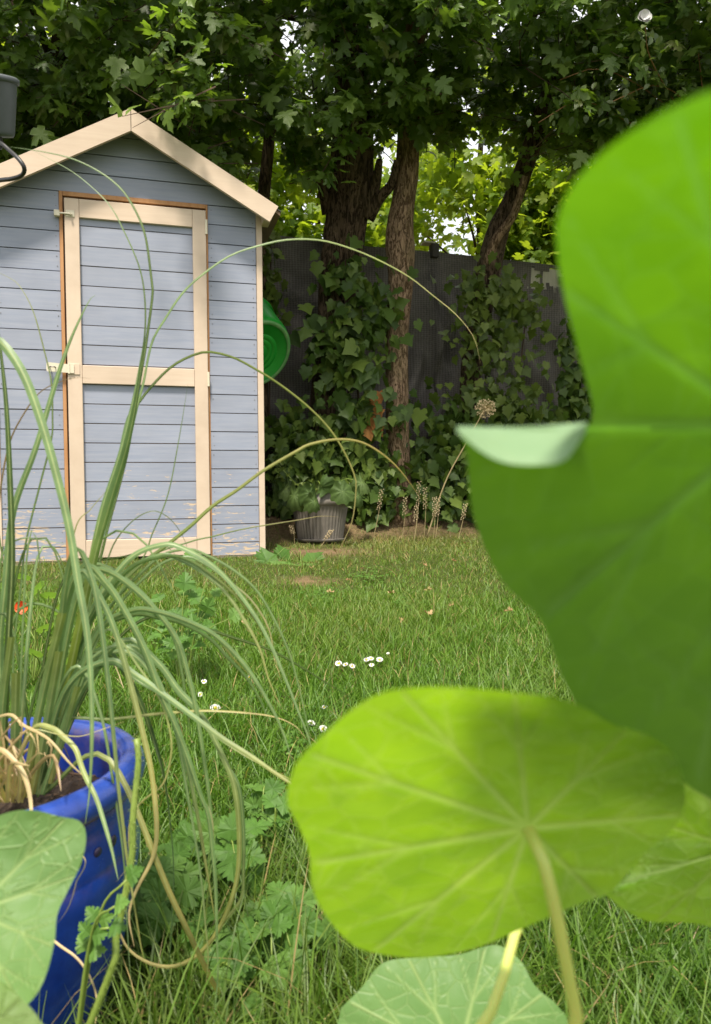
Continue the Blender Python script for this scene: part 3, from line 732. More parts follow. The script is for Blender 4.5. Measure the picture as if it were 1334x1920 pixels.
for k, t in enumerate(ORDER):
    cr = empty('crown', (0, 0, 0)); cr.parent = t; cr.location = (0, 0, 0); crowns[k] = cr
    C = low[owner == k]
    pos, tip, nrm, size, D = spray_leaves(C, 13, 0.13, 0.075, 0.125)
    ok = ~in_shed(pos); pos, tip, nrm, size = pos[ok], tip[ok], nrm[ok], size[ok]
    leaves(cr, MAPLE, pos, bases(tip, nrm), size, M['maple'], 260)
    H = high[oh == k]
    if len(H):
        p2, t2, n2_, s2, _ = spray_leaves(H, 10, 0.2, 0.14, 0.2)
        merged('upper_foliage', SIMPLE, p2, bases(t2, n2_), s2, M['maple'], cr)
    b = MB()
    for c, d in zip(C, D):
        b.add(*tube([c - d * 0.30 + np.array([0, 0.06, 0.02]), c - d * .05, c + d * 0.16], [0.004, 0.003, 0.0015], 3, False))
    tag(b.build('twigs', M['twig'], cr), kind='stuff')

# ------------------------------------------------------------------ sunlit trees beyond the fence
def back_tree(x, y, h, rx, ry, zb, n, mat, label, size=(0.09, 0.14), gap=-0.6, name='lime_tree'):
    g = gz(x, y); t = empty(name, (x, y, g)); tag(t, label, 'tree', 'sunlit trees beyond the fence')
    b = MB(); P = spline([(x, y, g - .05), (x + .05, y, g + h * .3), (x - .06, y + .05, g + h * .65), (x, y, g + h * .95)], 14)
    b.add(*tube(P, np.linspace(0.09, 0.015, 14), 8, True, .08)); b.build('trunk', M['bark_dark'], t, True)
    for i in range(6):
        a = i * 1.05 + random.random(); z0 = g + h * random.uniform(.25, .6)
        limb(t, [(x, y, z0), (x + math.cos(a) * rx * .45, y + math.sin(a) * ry * .45, z0 + h * .12), (x + math.cos(a) * rx * .85, y + math.sin(a) * ry * .85, z0 + h * .18)], 0.03, .006, M['twig'], n=8, sides=6)
    Q = rng.normal(0, 1, (n * 3, 3)); Q = unit(Q) * (rng.random((n * 3, 1)) ** 0.38)
    C = np.array([x, y, g + zb + (h - zb) / 2]) + Q * np.array([rx, ry, (h - zb) / 2])
    C = C[pnoise(C, 3.6) > gap][:n]
    k = 9; nn = len(C)
    pos = (C[:, None] + rng.normal(0, .13, (nn, k, 3))).reshape(-1, 3)
    tip = rng.normal(0, .6, (nn * k, 3)) + np.array([0, -.2, -.5]); nrm = np.array([0, -.35, .9]) + rng.normal(0, .5, (nn * k, 3))
    leaves(t, OVAL if size[0] < .1 else MAPLE, pos, bases(tip, nrm), rng.uniform(*size, nn * k), mat, 60, rest='crown')
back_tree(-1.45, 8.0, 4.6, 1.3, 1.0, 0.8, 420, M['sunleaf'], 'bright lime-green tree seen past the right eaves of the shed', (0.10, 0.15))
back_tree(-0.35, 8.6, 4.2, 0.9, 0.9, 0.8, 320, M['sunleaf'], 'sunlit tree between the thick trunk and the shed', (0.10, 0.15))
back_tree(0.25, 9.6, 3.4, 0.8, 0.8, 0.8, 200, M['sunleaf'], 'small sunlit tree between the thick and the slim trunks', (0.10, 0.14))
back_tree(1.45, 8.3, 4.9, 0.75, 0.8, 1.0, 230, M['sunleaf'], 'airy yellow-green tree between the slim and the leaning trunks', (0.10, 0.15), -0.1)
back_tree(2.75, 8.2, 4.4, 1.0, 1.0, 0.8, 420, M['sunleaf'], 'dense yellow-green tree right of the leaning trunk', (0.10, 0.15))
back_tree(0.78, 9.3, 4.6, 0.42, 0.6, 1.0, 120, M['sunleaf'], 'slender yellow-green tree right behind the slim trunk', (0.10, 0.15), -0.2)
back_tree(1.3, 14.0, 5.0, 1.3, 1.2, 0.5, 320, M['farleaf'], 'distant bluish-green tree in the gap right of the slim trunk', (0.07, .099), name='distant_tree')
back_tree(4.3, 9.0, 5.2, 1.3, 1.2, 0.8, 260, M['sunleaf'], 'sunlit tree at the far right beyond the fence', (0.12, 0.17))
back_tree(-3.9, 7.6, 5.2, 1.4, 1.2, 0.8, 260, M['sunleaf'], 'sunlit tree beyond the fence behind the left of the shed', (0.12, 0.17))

# ------------------------------------------------------------------ ivy
def ivy(name, label, loc_px, loc_y, blobs, size, mat, n_parts, group=None, stems=(), cat='ivy'):
    b = at(loc_px[0], loc_px[1], loc_y); b[2] = gz(b[0], b[1])
    t = empty(name, b); tag(t, label, cat, group)
    for st in stems:
        P = spline([at(*q) for q in st], 24); l = MB(); l.add(*tube(P, np.linspace(0.010, 0.004, 24), 6, True, .1)); l.build('vine_stem', M['twig'], t, True)
    pos, tip, nrm = [], [], []
    for (px, py, rx, ry, y0, y1, n) in blobs:
        n = int(n * 1.4); q = rng.normal(0, .5, (n, 2)); yy = rng.uniform(y0, y1, n)
        P = np.array([at(px + rx * a, py + ry * c, yv) for (a, c), yv in zip(q, yy)])
        g = gz(P[:, 0], P[:, 1]); P[:, 2] = np.maximum(P[:, 2], g + 0.02 + 0.05 * rng.random(n)); pos.append(P)
    P = np.vstack(pos); n = len(P)
    tip = np.array([0, -.25, -.8]) + rng.normal(0, .45, (n, 3)); nrm = np.array([0, -.7, .6]) + rng.normal(0, .55, (n, 3))
    leaves(t, IVY, P, bases(tip, nrm), size[0] * .8 + (size[1] - size[0] * .8) * rng.random(n) ** 1.5, mat, n_parts)
    return t
iv = ivy('ivy_plant', 'large-leaved dark ivy climbing the thick trunk left of the slim tree', (630, 985), 4.85,
    [(648, 510, 65, 50, 4.72, 4.86, 26), (690, 555, 60, 70, 4.72, 4.86, 38), (650, 610, 85, 70, 4.68, 4.84, 60), (660, 690, 90, 70, 4.66, 4.82, 62),
     (665, 755, 75, 60, 4.66, 4.8, 42), (715, 610, 40, 90, 4.72, 4.84, 24), (610, 650, 50, 80, 4.72, 4.9, 26), (655, 800, 80, 40, 4.7, 4.9, 34)], (0.06, 0.122), M['ivy'], 290,
    stems=[[(640, 985, 4.85), (645, 850, 4.83), (655, 700, 4.83), (648, 560, 4.83), (650, 440, 4.84), (658, 340, 4.85)], [(655, 985, 4.85), (672, 820, 4.84), (668, 640, 4.85), (660, 480, 4.86)]])
b = MB()
for (px, py) in [(702, 745), (708, 765), (700, 785), (696, 800), (706, 800), (712, 735), (690, 806), (707, 780)]:
    P = at(px, py, 4.72)
    TV, TF = IVY[random.randrange(3)]; R = bases(np.array([[random.gauss(0, .3), -.2, -1]]), np.array([[random.gauss(0, .5), -1, .2]]))[0]
    l = MB(); l.add([P + R @ (v * 0.075) for v in TV], TF); l.build('dead_leaf', M['rust'], iv)
ivy('ivy_plant', 'small-leaved ivy wrapped around the leaning crooked trunk', (880, 985), 5.0,
    [(925, 530, 75, 45, 4.95, 5.08, 60), (895, 590, 70, 60, 4.93, 5.08, 75), (960, 600, 55, 70, 4.95, 5.1, 50), (912, 650, 60, 50, 4.95, 5.1, 32), (945, 700, 70, 60, 4.95, 5.1, 55),
     (965, 745, 60, 50, 4.95, 5.1, 60), (885, 745, 60, 50, 4.93, 5.08, 46), (1005, 600, 25, 60, 5.1, 5.2, 16), (985, 560, 30, 40, 5.1, 5.2, 16)], (0.05, 0.088), M['ivy_pale'], 280,
    stems=[[(884, 985, 5.0), (890, 800, 5.06), (905, 640, 5.06), (925, 520, 5.08)], [(880, 985, 5.0), (950, 800, 5.05), (975, 690, 5.1), (990, 560, 5.2)]])
ivy('ivy_plant', 'ivy climbing the netting beside the big foreground leaf', (1085, 985), 5.3,
    [(1078, 650, 40, 70, 5.25, 5.4, 60), (1085, 730, 45, 70, 5.25, 5.4, 70), (1065, 785, 60, 35, 5.2, 5.4, 60), (1100, 850, 60, 90, 5.1, 5.35, 70)], (0.06, 0.10), M['ivy'], 150,
    stems=[[(1085, 985, 5.3), (1080, 800, 5.35), (1085, 640, 5.4)]])
ivy('ivy_plant', 'ivy hanging on the netting above the green tub', (506, 960), 4.95,
    [(508, 490, 22, 60, 4.92, 5.0, 34), (520, 560, 22, 50, 4.95, 5.05, 24)], (0.05, 0.085), M['ivy_pale'], 50,
    stems=[[(502, 970, 4.98), (506, 700, 5.02), (508, 460, 5.03)]])
ivy('ivy_bank', 'dark ivy bank behind the grey plastic planter', (600, 960), 4.9,
    [(560, 845, 80, 60, 4.75, 5.0, 150), (640, 850, 80, 55, 4.75, 5.0, 150), (600, 905, 110, 60, 4.75, 4.95, 190), (690, 890, 70, 65, 4.72, 4.9, 130), (535, 930, 55, 60, 4.72, 4.95, 110), (700, 930, 50, 45, 4.7, 4.85, 70), (560, 790, 70, 30, 4.85, 5.05, 60)],
    (0.055, 0.10), M['ivy'], 290, cat='ivy', group='ivy banks at the foot of the fence')
ivy('ivy_bank', 'glossy ivy bank right of the slim bare trunk', (860, 970), 5.0,
    [(825, 850, 75, 60, 4.85, 5.1, 130), (860, 905, 90, 70, 4.8, 5.05, 170), (800, 925, 55, 50, 4.8, 4.95, 90), (905, 830, 80, 45, 4.9, 5.1, 100), (965, 800, 80, 35, 5.0, 5.2, 80), (850, 785, 60, 45, 4.95, 5.1, 60), (940, 900, 80, 80, 4.85, 5.1, 140), (1040, 890, 80, 80, 4.95, 5.25, 120)],
    (0.055, 0.10), M['ivy'], 290, cat='ivy', group='ivy banks at the foot of the fence')

# ------------------------------------------------------------------ green tub hung behind the shed
tub_c = at(486, 664, 4.60)
tub = empty('plastic_tub', tub_c); tag(tub, 'green round plastic tub hanging base outward behind the shed corner', 'tub')
ax = unit(np.array([-0.20, 0.22, 0.20])); e1 = unit(np.cross(ax, [0, 0, 1.0])); e2 = np.cross(e1, ax)
def tub_part(name, prof, mat, n=56):
    V, Fc = lathe(prof, n); l = LMB(); l.add([(e1 * a + e2 * bb + ax * c) * 1.1 for a, bb, c in V], Fc); return l.build(name, M[mat], tub, True)
tub_part('body', [(0.001, 0.004), (0.055, 0.004), (0.058, 0.0075), (0.061, 0.004), (0.085, 0.004), (0.088, 0.0075), (0.091, 0.004), (0.115, 0.004), (0.118, 0.0075), (0.121, 0.004), (0.176, 0.003), (0.182, -0.004), (0.190, -0.006), (0.198, -0.003), (0.207, 0.010), (0.213, 0.03), (0.230, 0.15), (0.243, 0.24), (0.247, 0.245), (0.240, 0.25), (0.225, 0.15), (0.20, 0.02), (0.001, 0.012)], 'green_plastic')
tub_part('base_ring', [(0.178, -0.0052), (0.184, -0.0085), (0.191, -0.0095), (0.198, -0.0070), (0.201, -0.003)], 'green_scuff')
tub_part('rim', [(0.243, 0.232), (0.252, 0.236), (0.255, 0.246), (0.250, 0.255), (0.240, 0.255)], 'green_plastic')

# ------------------------------------------------------------------ grey planter
pc = G(602, 1004); py_ = 4.55; pc = at(601, 1000, py_); pc[2] = gz(pc[0], pc[1])
pl = empty('planter', pc); tag(pl, 'grey ribbed plastic planter on a saucer beside the shed', 'planter')
k = py_ / FPX
R0, R1, HT = 42 * k, 52 * k, 88 * k
V, Fc = [], []
prof = [(R0 * .2, 0.012), (R0, 0.012)] + [(R0 + (R1 - R0) * t, 0.014 + (HT * .72) * t) for t in np.linspace(0.02, 1, 6)]
n = 88
for i, (r, z) in enumerate(prof):
    for j in range(n):
        a = 2 * math.pi * j / n; rr = r * (1 + (0.018 if j % 2 else -0.012) * (i > 1)); V.append((rr * math.cos(a), rr * math.sin(a), z))
for i in range(len(prof) - 1):
    for j in range(n): Fc.append((i * n + j, i * n + (j + 1) % n, (i + 1) * n + (j + 1) % n, (i + 1) * n + j))
l = LMB(); l.add(V, Fc); l.build('body', M['grey_plastic'], pl, False)
zt = 0.014 + HT * .72
l = LMB(); l.add(*lathe([(R1 * 1.0, zt - .004), (R1 * 1.05, zt - .002), (R1 * 1.055, zt + .03), (R1 * 1.02, zt + .036), (R1 * 1.03, HT), (R1 * 1.0, HT + .006), (R1 * .93, HT), (R1 * .9, HT * .85), (R1 * .2, HT * .84)], 48)); l.build('rim', M['grey_plastic'], pl, True)
l = LMB(); l.add(*lathe([(R0 * .3, 0.0), (R0 * 1.05, 0.0), (R0 * 1.16, 0.016), (R0 * 1.13, 0.018), (R0 * 1.02, 0.006), (R0 * .3, 0.005)], 40)); l.build('saucer', M['grey_plastic'], pl, True)
l = LMB(); l.add(*lathe([(0.0005, HT * .88), (R1 * .5, HT * .875), (R1 * .92, HT * .865)], 24)); l.build('soil', M['soil'], pl)
# wilting broad-leaved plant in it
wp = empty('wilting_plant', pc + np.array([0, 0, HT * .85])); tag(wp, 'wilting mallow-like plant with broad drooping leaves in the grey planter', 'plant')
def round_leaf_mesh(P, tip, nrm, size, fold=0.25, lobes=7, scallop=0.06, n=42, rings=5):
    R = bases(np.array([tip], float), np.array([nrm], float))[0]; V, Fc = [], []
    V.append(P)
    for j in range(1, rings + 1):
        t = j / rings
        for i in range(n):
            a = 2 * math.pi * i / n; r = t * (1 + scallop * math.sin(lobes * a) * t - 0.35 * math.exp(-((a - 1.5 * math.pi) / 0.25) ** 2))
            x, y = r * math.cos(a), r * math.sin(a)
            z = -fold * (y * abs(y)) * .6 - fold * x * x + 0.07 * t * math.sin(lobes * a + 1) + 0.04 * t * math.sin(3 * a + j)
            V.append(np.array(P) + R @ (np.array([x, y, z]) * size))
    for i in range(n): Fc.append((0, 1 + i, 1 + (i + 1) % n))
    for j in range(rings - 1):
        for i in range(n): Fc.append((1 + j * n + i, 1 + (j + 1) * n + i, 1 + (j + 1) * n + (i + 1) % n, 1 + j * n + (i + 1) % n))
    return V, Fc
for (px, py, yy, sz, tx_, tzz, nx_, nzz, fo) in [(643, 922, 4.28, .095, .3, -.8, .15, .35, .35), (552, 930, 4.33, .10, -.35, -.9, -.25, .3, .7), (582, 925, 4.30, .085, .1, -.9, .35, .3, .8), (603, 912, 4.36, .075, .0, .6, -.3, .6, .9), (535, 918, 4.40, .07, -.7, -.5, -.4, .5, .6), (590, 940, 4.28, .07, .4, -.8, .3, .6, .8), (625, 905, 4.5, .08, .5, .2, .2, .9, .5),
        (680, 905, 4.45, .085, .6, -.6, .5, .5, .6), (672, 930, 4.36, .075, .4, -.8, .4, .4, .8)]:
    P = at(px, py, yy); l = MB(); l.add(*round_leaf_mesh(P, (tx_, -.35, tzz), (nx_, -.8, nzz), sz * .74, fo * 1.6, 9, .08)); l.build('leaf', M['wilt'], wp, True)
    base = pc + np.array([random.uniform(-.05, .05), random.uniform(-.04, .04), HT * .87])
    l = MB(); l.add(*tube(spline([base, (base + P) / 2 + np.array([0, 0, 0.07]), P], 10), 0.003, 5)); l.build('leaf_stalk', M['stalk'], wp, True)
P0 = pc + np.array([-0.04, -.02, HT * .87]); l = MB(); fl = spline([P0, at(560, 912, 4.4), at(535, 885, 4.38), at(520, 868, 4.38)], 12); l.add(*tube(fl, np.linspace(.004, .0015, 12), 5)); sp_ = l.build('flower_spike', M['stalk'], wp, True)
l = MB()
for i in range(60):
    q = fl[random.randrange(3, 12)] + rng.normal(0, .028, 3); TV, TF = OVAL[0]
    R = bases(rng.normal(0, 1, (1, 3)), rng.normal(0, 1, (1, 3)))[0]; l.add([q + R @ (v * .028) for v in TV], TF)
l.build('small_leaves', M['ivy_pale'], sp_)

# ------------------------------------------------------------------ dry seed stalks, allium head
def seed_stalk(px, py, ptx, pty, y, lab, n=26, length=0.42):
    A = at(px, py, y); A[2] = gz(A[0], A[1]); B = at(ptx, pty, y - 0.02)
    t = empty('seed_stalk', A); tag(t, lab, 'seed stalk', 'dried seed stalks at the edge of the lawn')
    C = spline([A - np.array([0, 0, .02]), (A + B) / 2 + np.array([0.008, 0, 0]), B], 14)
    l = MB(); l.add(*tube(C, np.linspace(.0028, .0012, 14), 5)); l.build('stem', M['straw'], t, True)
    l = MB(); V, Fc = lathe([(0.0003, -1), (.7, -.7), (1, 0), (.7, .7), (.0003, 1)], 6)
    for i in range(n):
        q = C[-1] + (C[5] - C[-1]) * (i / n) * length * 1.6; a = i * 2.4; q = q + np.array([math.cos(a), math.sin(a) * .8, random.uniform(-.2, .2)]) * .012
        l.add([q + np.array(v) * random.uniform(.0030, .0048) for v in V], Fc)
    l.build('seed_head', M['seed'], t, True)
for px, py, ptx, pty, y, lab in [(778, 985, 786, 903, 4.66, 'tallest dried seed stalk left in the clump right of the slim trunk'), (795, 985, 797, 914, 4.66, 'upright dried seed stalk in the middle of the clump'),
        (812, 990, 815, 932, 4.6, 'dried seed stalk leaning outward on the right side of the clump'), (816, 998, 822, 934, 4.58, 'rightmost dried seed stalk of the clump by the ivy'),
        (776, 1000, 781, 948, 4.56, 'short pale dried seed stalk in front of the clump'), (754, 985, 760, 932, 4.66, 'dried seed stalk right at the foot of the slim trunk'),
        (700, 972, 716, 918, 4.66, 'dried seed stalk leaning right between planter and slim trunk'), (858, 1002, 873, 945, 4.62, 'dried seed stalk standing alone beside the dark foreground leaf'), (552, 1000, 546, 985, 4.42, 'tiny dried seed stalk in front of the planter saucer'), (597, 1020, 622, 994, 4.3, 'low dried seed stalk lying before the planter')]:
    seed_stalk(px, py, ptx, pty, y, lab)
A = at(800, 985, 4.62); A[2] = gz(A[0], A[1]); Hc = at(910, 766, 4.55)
al = empty('allium', A); tag(al, 'dried ball-shaped allium seed head on a long leaning stalk', 'allium')
l = MB(); l.add(*tube(spline([A, at(835, 905, 4.6), at(875, 830, 4.58), Hc], 16), np.linspace(.0055, .0035, 16), 6)); l.build('stem', M['straw'], al, True)
hd = empty('seed_head', tuple(Hc - A)); hd.parent = al
l = LMB(); l2 = LMB(); V, Fc = lathe([(0.0003, -1), (.8, -.5), (.8, .5), (.0003, 1)], 5)
for i in range(130):
    d = unit(rng.normal(0, 1, 3)); r = random.uniform(.05, .064)
    l.add(*tube([d * .006, d * r], .0008, 3, False)); l2.add([d * r + np.array(v) * random.uniform(.003, .005) for v in V], Fc)
l.build('spokes', M['straw'], hd); l2.build('seed_pods', M['seed'], hd)
for o_ in hd.children: tag(o_, kind='stuff')

# ------------------------------------------------------------------ white rose at the upper right
rb = np.array([2.35, 4.9, gz(2.35, 4.9)])
rose = empty('climbing_rose', rb); tag(rose, 'climbing rose with small pale leaves and one white bloom, upper right', 'rose')
rp, rt, rn = [], [], []
for pts in ([(1330, 300, 4.5), (1270, 200, 4.3), (1220, 110, 3.9), (1210, 50, 3.57)], [(1330, 300, 4.5), (1240, 190, 4.3), (1130, 130, 4.15), (1050, 150, 4.1)], [(1340, 320, 4.5), (1290, 200, 4.25), (1230, 160, 4.1), (1150, 190, 4.05)], [(1320, 320, 4.5), (1180, 230, 4.3), (1090, 190, 4.15), (1010, 230, 4.1)], [(1345, 300, 4.4), (1320, 180, 4.2), (1310, 100, 4.15)]):
    P = spline([rb, rb + np.array([-.02, -.2, 1.2])] + [at(*q) for q in pts], 40); l = MB(); l.add(*tube(P, np.linspace(.008, .002, 40), 5)); l.build('cane', M['twig_red'], rose, True)
    for q in P[17:]:
        for j in range(7):
            rp.append(q + rng.normal(0, .06, 3)); 
rp = np.array(rp); n = len(rp)
leaves(rose, OVAL, rp, bases(np.array([0, -.3, -.4]) + rng.normal(0, .6, (n, 3)), np.array([0, -.6, .7]) + rng.normal(0, .4, (n, 3))), rng.uniform(.032, .055, n), M['rose'], 280)
fc_ = at(1207, 34, 3.55); fl = empty('bloom', tuple(fc_ - rb)); fl.parent = rose
for i in range(14):
    a = i * 2.4; rr = .012 + .0016 * i
    d = unit(np.array([math.cos(a), -.55 + .02 * i, math.sin(a)])); P = np.array([0, 0, 0]) + d * rr * .5
    V, Fc = round_leaf_mesh(P, d, unit(np.array([0, -1, .2]) + d * .3), .021, -.5, 3, .03, 18, 3); l = LMB(); l.add(V, Fc); l.build('petal', M['petal'], fl, True)

# ------------------------------------------------------------------ spotlight at the left edge
lc = at(-28, 205, 1.2); lb = np.array([lc[0] - .10, lc[1] + .07, 0.0]); lb[2] = gz(lb[0], lb[1])
lamp = empty('garden_spotlight', lb); tag(lamp, 'dark grey cylindrical garden spotlight with black cable at the left edge', 'spotlight')
la = unit(np.array([0.06, -.34, .94])); f1 = unit(np.cross(la, [0, 1.0, 0])); f2 = np.cross(la, f1)
def lamp_part(name, prof, mat, par):
    V, Fc = lathe(prof, 48); l = LMB(); l.add([f1 * a + f2 * bb + la * c + (lc - lb) for a, bb, c in V], Fc); return l.build(name, M[mat], par, True)
hd = lamp_part('head', [(0.0005, -.038), (.026, -.038), (.0375, -.037), (.0395, -.034), (.0405, -.030), (.051, .040), (.0515, .044)], 'lamp', lamp)
lamp_part('head_rim', [(.0517, .038), (.0545, .039), (.0548, .045), (.052, .047), (.046, .0465), (.045, .03), (.0005, .028)], 'lamp', hd)
lamp_part('lower_collar', [(.0005, -.056), (.018, -.056), (.020, -.052), (.021, -.0385)], 'rubber', hd)
P = spline([lb - np.array([0, 0, .05]), lb + np.array([0, 0, .5]), lb + np.array([0, 0, lc[2] - lb[2] - .12]), lb + np.array([.02, -.01, lc[2] - lb[2] - .07]), lc - la * .05], 24)
l = MB(); l.add(*tube(P, .010, 10)); l.build('pole', M['lamp'], lamp, True)
cb = spline([lc - la * .052 + np.array([.004, -.01, 0]), at(0, 268, 1.17), at(18, 282, 1.16), at(36, 299, 1.15), at(46, 315, 1.15), at(42, 328, 1.16), at(24, 335, 1.17), at(0, 338, 1.19), at(-40, 345, 1.24), lb + np.array([.012, 0, .85]), lb + np.array([.014, -.006, .3]), lb + np.array([.014, -.01, -.02])], 320)
l = MB(); l.add(*tube(cb, .0033, 8)); l.build('cable', M['rubber'], lamp, True)

# ------------------------------------------------------------------ blue glazed pot
PC = np.array([-0.422, 0.815, 0.0]); PC[2] = gz(PC[0], PC[1]) - .016
pot = empty('glazed_pot', PC); tag(pot, 'big cobalt-blue glazed ceramic pot at the lower left', 'pot')
prof = [(.02, 0, 0, 0), (.118, 0, 0, 0), (.124, .006, 0, .6), (.138, .05, 0, 0), (.156, .11, 0, 0), (.170, .17, 0, 0), (.1775, .22, 0, 0), (.1785, .236, 0, .1), (.1775, .240, 0, .2), (.1775, .244, 0, .2), (.178, .248, 0, 0), (.1775, .262, 0, 0), (.175, .276, 0, .1), (.1735, .281, 0, .2), (.1725, .285, 0, .2), (.173, .290, 0, 0), (.172, .298, 0, .4), (.172, .301, 0, 1), (.1805, .304, .2, 1), (.184, .309, .5, .4), (.186, .318, .8, 0), (.184, .328, 1, .0), (.178, .334, 1, 0), (.168, .3355, 1, 0), (.160, .333, 1, .1), (.1555, .327, .6, .5), (.154, .318, 0, .2), (.153, .27, 0, 0), (.149, .20, 0, 0), (.01, .195, 0, 0)]
n = 128; V, Fc = lathe([(p[0] * .965, p[1]) for p in prof], n)
V = np.array(V); aa = np.arctan2(V[:, 1], V[:, 0]); V[:, :2] *= (1 + .004 * np.sin(3 * aa + 1) + .003 * np.sin(7 * aa))[:, None]
me = fast_mesh('body', V, np.array(Fc), True, {'rim': np.repeat([p[2] for p in prof], n), 'edge': np.repeat([p[3] for p in prof], n)})
link('body', me, M['glaze'], pot)
V, Fc = lathe([(0.0003, 1), (.5, .9), (.87, .5), (1, 0)], 10)
for i in range(46):
    a = 2 * math.pi * i / 46 + random.uniform(-.02, .02); s = random.uniform(.0055, .0075); l = LMB()
    o = np.array([math.cos(a), math.sin(a), 0]); tt = np.array([-math.sin(a), math.cos(a), 0])
    l.add([o * (.1705 + c * .0016) + tt * x * s + np.array([0, 0, .268 + y_ * s * .9]) for x, y_, c in V], Fc); l.build('glaze_spot', M['glaze_spot'], pot, True)
# soil
n = 60; xs_ = np.linspace(-.156, .156, n); X, Y = np.meshgrid(xs_, xs_); X = X * .95; Y = Y * .95; r = np.hypot(X, Y)
Z = .268 + .008 * np.sin(X * 60) * np.sin(Y * 50) + rng.normal(0, .0035, X.shape) + .02 * np.exp(-((X - .07) ** 2 + Y ** 2) / .004)
ii = np.arange(n * n).reshape(n, n); Fq = np.stack([ii[:-1, :-1], ii[:-1, 1:], ii[1:, 1:], ii[1:, :-1]], -1)[r[:-1, :-1] < .146]
link('soil', fast_mesh('soil', np.stack([X, Y, Z], -1).reshape(-1, 3), Fq.reshape(-1, 4)), M['soil'], pot)
l = LMB()
for i in range(170):
    a, rr = random.random() * 6.28, .14 * math.sqrt(random.random()); q = np.array([rr * math.cos(a), rr * math.sin(a), .275]); d = np.array([random.gauss(0, 1), random.gauss(0, 1), random.gauss(0, .3)]) * .009
    l.add(*tube([q - d, q, q + d], [.0012, .002, .001], 4))
tag(l.build('bark_chips', M['twig'], pot), kind='stuff')

# ------------------------------------------------------------------ ornamental grass in the blue pot
reed = empty('ornamental_grass', PC + np.array([.06, 0, .27])); tag(reed, 'long arching striped ornamental grass growing in the blue pot', 'grass plant')
ro = origin(reed)
GREEN = [(0.10, 0.18, 0.06), (0.13, 0.215, 0.078), (0.165, 0.255, 0.10), (0.07, 0.12, 0.028)]
YEL, STRAW, DARK = (0.33, 0.30, 0.09), (0.52, 0.38, 0.19), (0.035, 0.065, 0.012)
def blade(P, w, cols, twist=0.3, fold=0.35, name='blade', wprof=None, lab=None):
    n = len(P); t = np.linspace(0, 1, n)
    wp_ = np.interp(t, [0, .15, .55, .82, .94, 1], [.7, 1, .95, .72, .38, .05]) if wprof is None else np.interp(t, np.linspace(0, 1, len(wprof)), wprof)
    T = unit(np.gradient(P, axis=0)); view = unit(P - CAM)
    ang = twist * (1 + 1.2 * np.sin(t * 3.0 + P[0][0] * 40)); W = unit(np.cross(T, view))
    B = np.cross(T, W); Wd = W * np.cos(ang)[:, None] + B * np.sin(ang)[:, None]; Nn = np.cross(Wd, T)
    hw = (w / 2 * wp_)[:, None]
    us = [-1, -.5, 0, .5, 1]
    V = np.stack([P + Wd * hw * u + Nn * hw * fold * (abs(u)) for u in us], 1).reshape(-1, 3)
    C = np.stack([np.interp(t, np.linspace(0, 1, len(cols)), [c[k] for c in cols]) for k in range(3)], 1)
    m_ = len(us); ii = np.arange(n * m_).reshape(n, m_)
    Fq = np.stack([ii[:-1, :-1], ii[:-1, 1:], ii[1:, 1:], ii[1:, :-1]], -1).reshape(-1, 4)
    me = fast_mesh(name, V - ro, Fq, True, {'Col': np.repeat(C, m_, 0), 'across': np.tile(us, n)})
    o = link(name, me, M['reed'], reed)
    if lab: o['label'] = lab
    return o
def px_blade(pts, d0, d1, wpx, cols, base=None, twist=None, n=84, dm=None, wprof=None):
    pts = list(pts)
    if base is not None: pts = [base] + pts
    L = np.concatenate([[0], np.cumsum([math.dist(a, b_) for a, b_ in zip(pts[:-1], pts[1:])])]); L = L / L[-1]
    ds = np.interp(L, [0, 1], [d0, d1]) if dm is None else np.interp(L, [0, .5, 1], [d0, dm, d1])
    P = spline([at(a, c, y) for (a, c), y in zip(pts, ds)], n)
    return blade(P, wpx * .8 / FPX, cols, random.uniform(-.5, .5) if twist is None else twist, wprof=wprof)
g0, g1, g2, g3 = GREEN
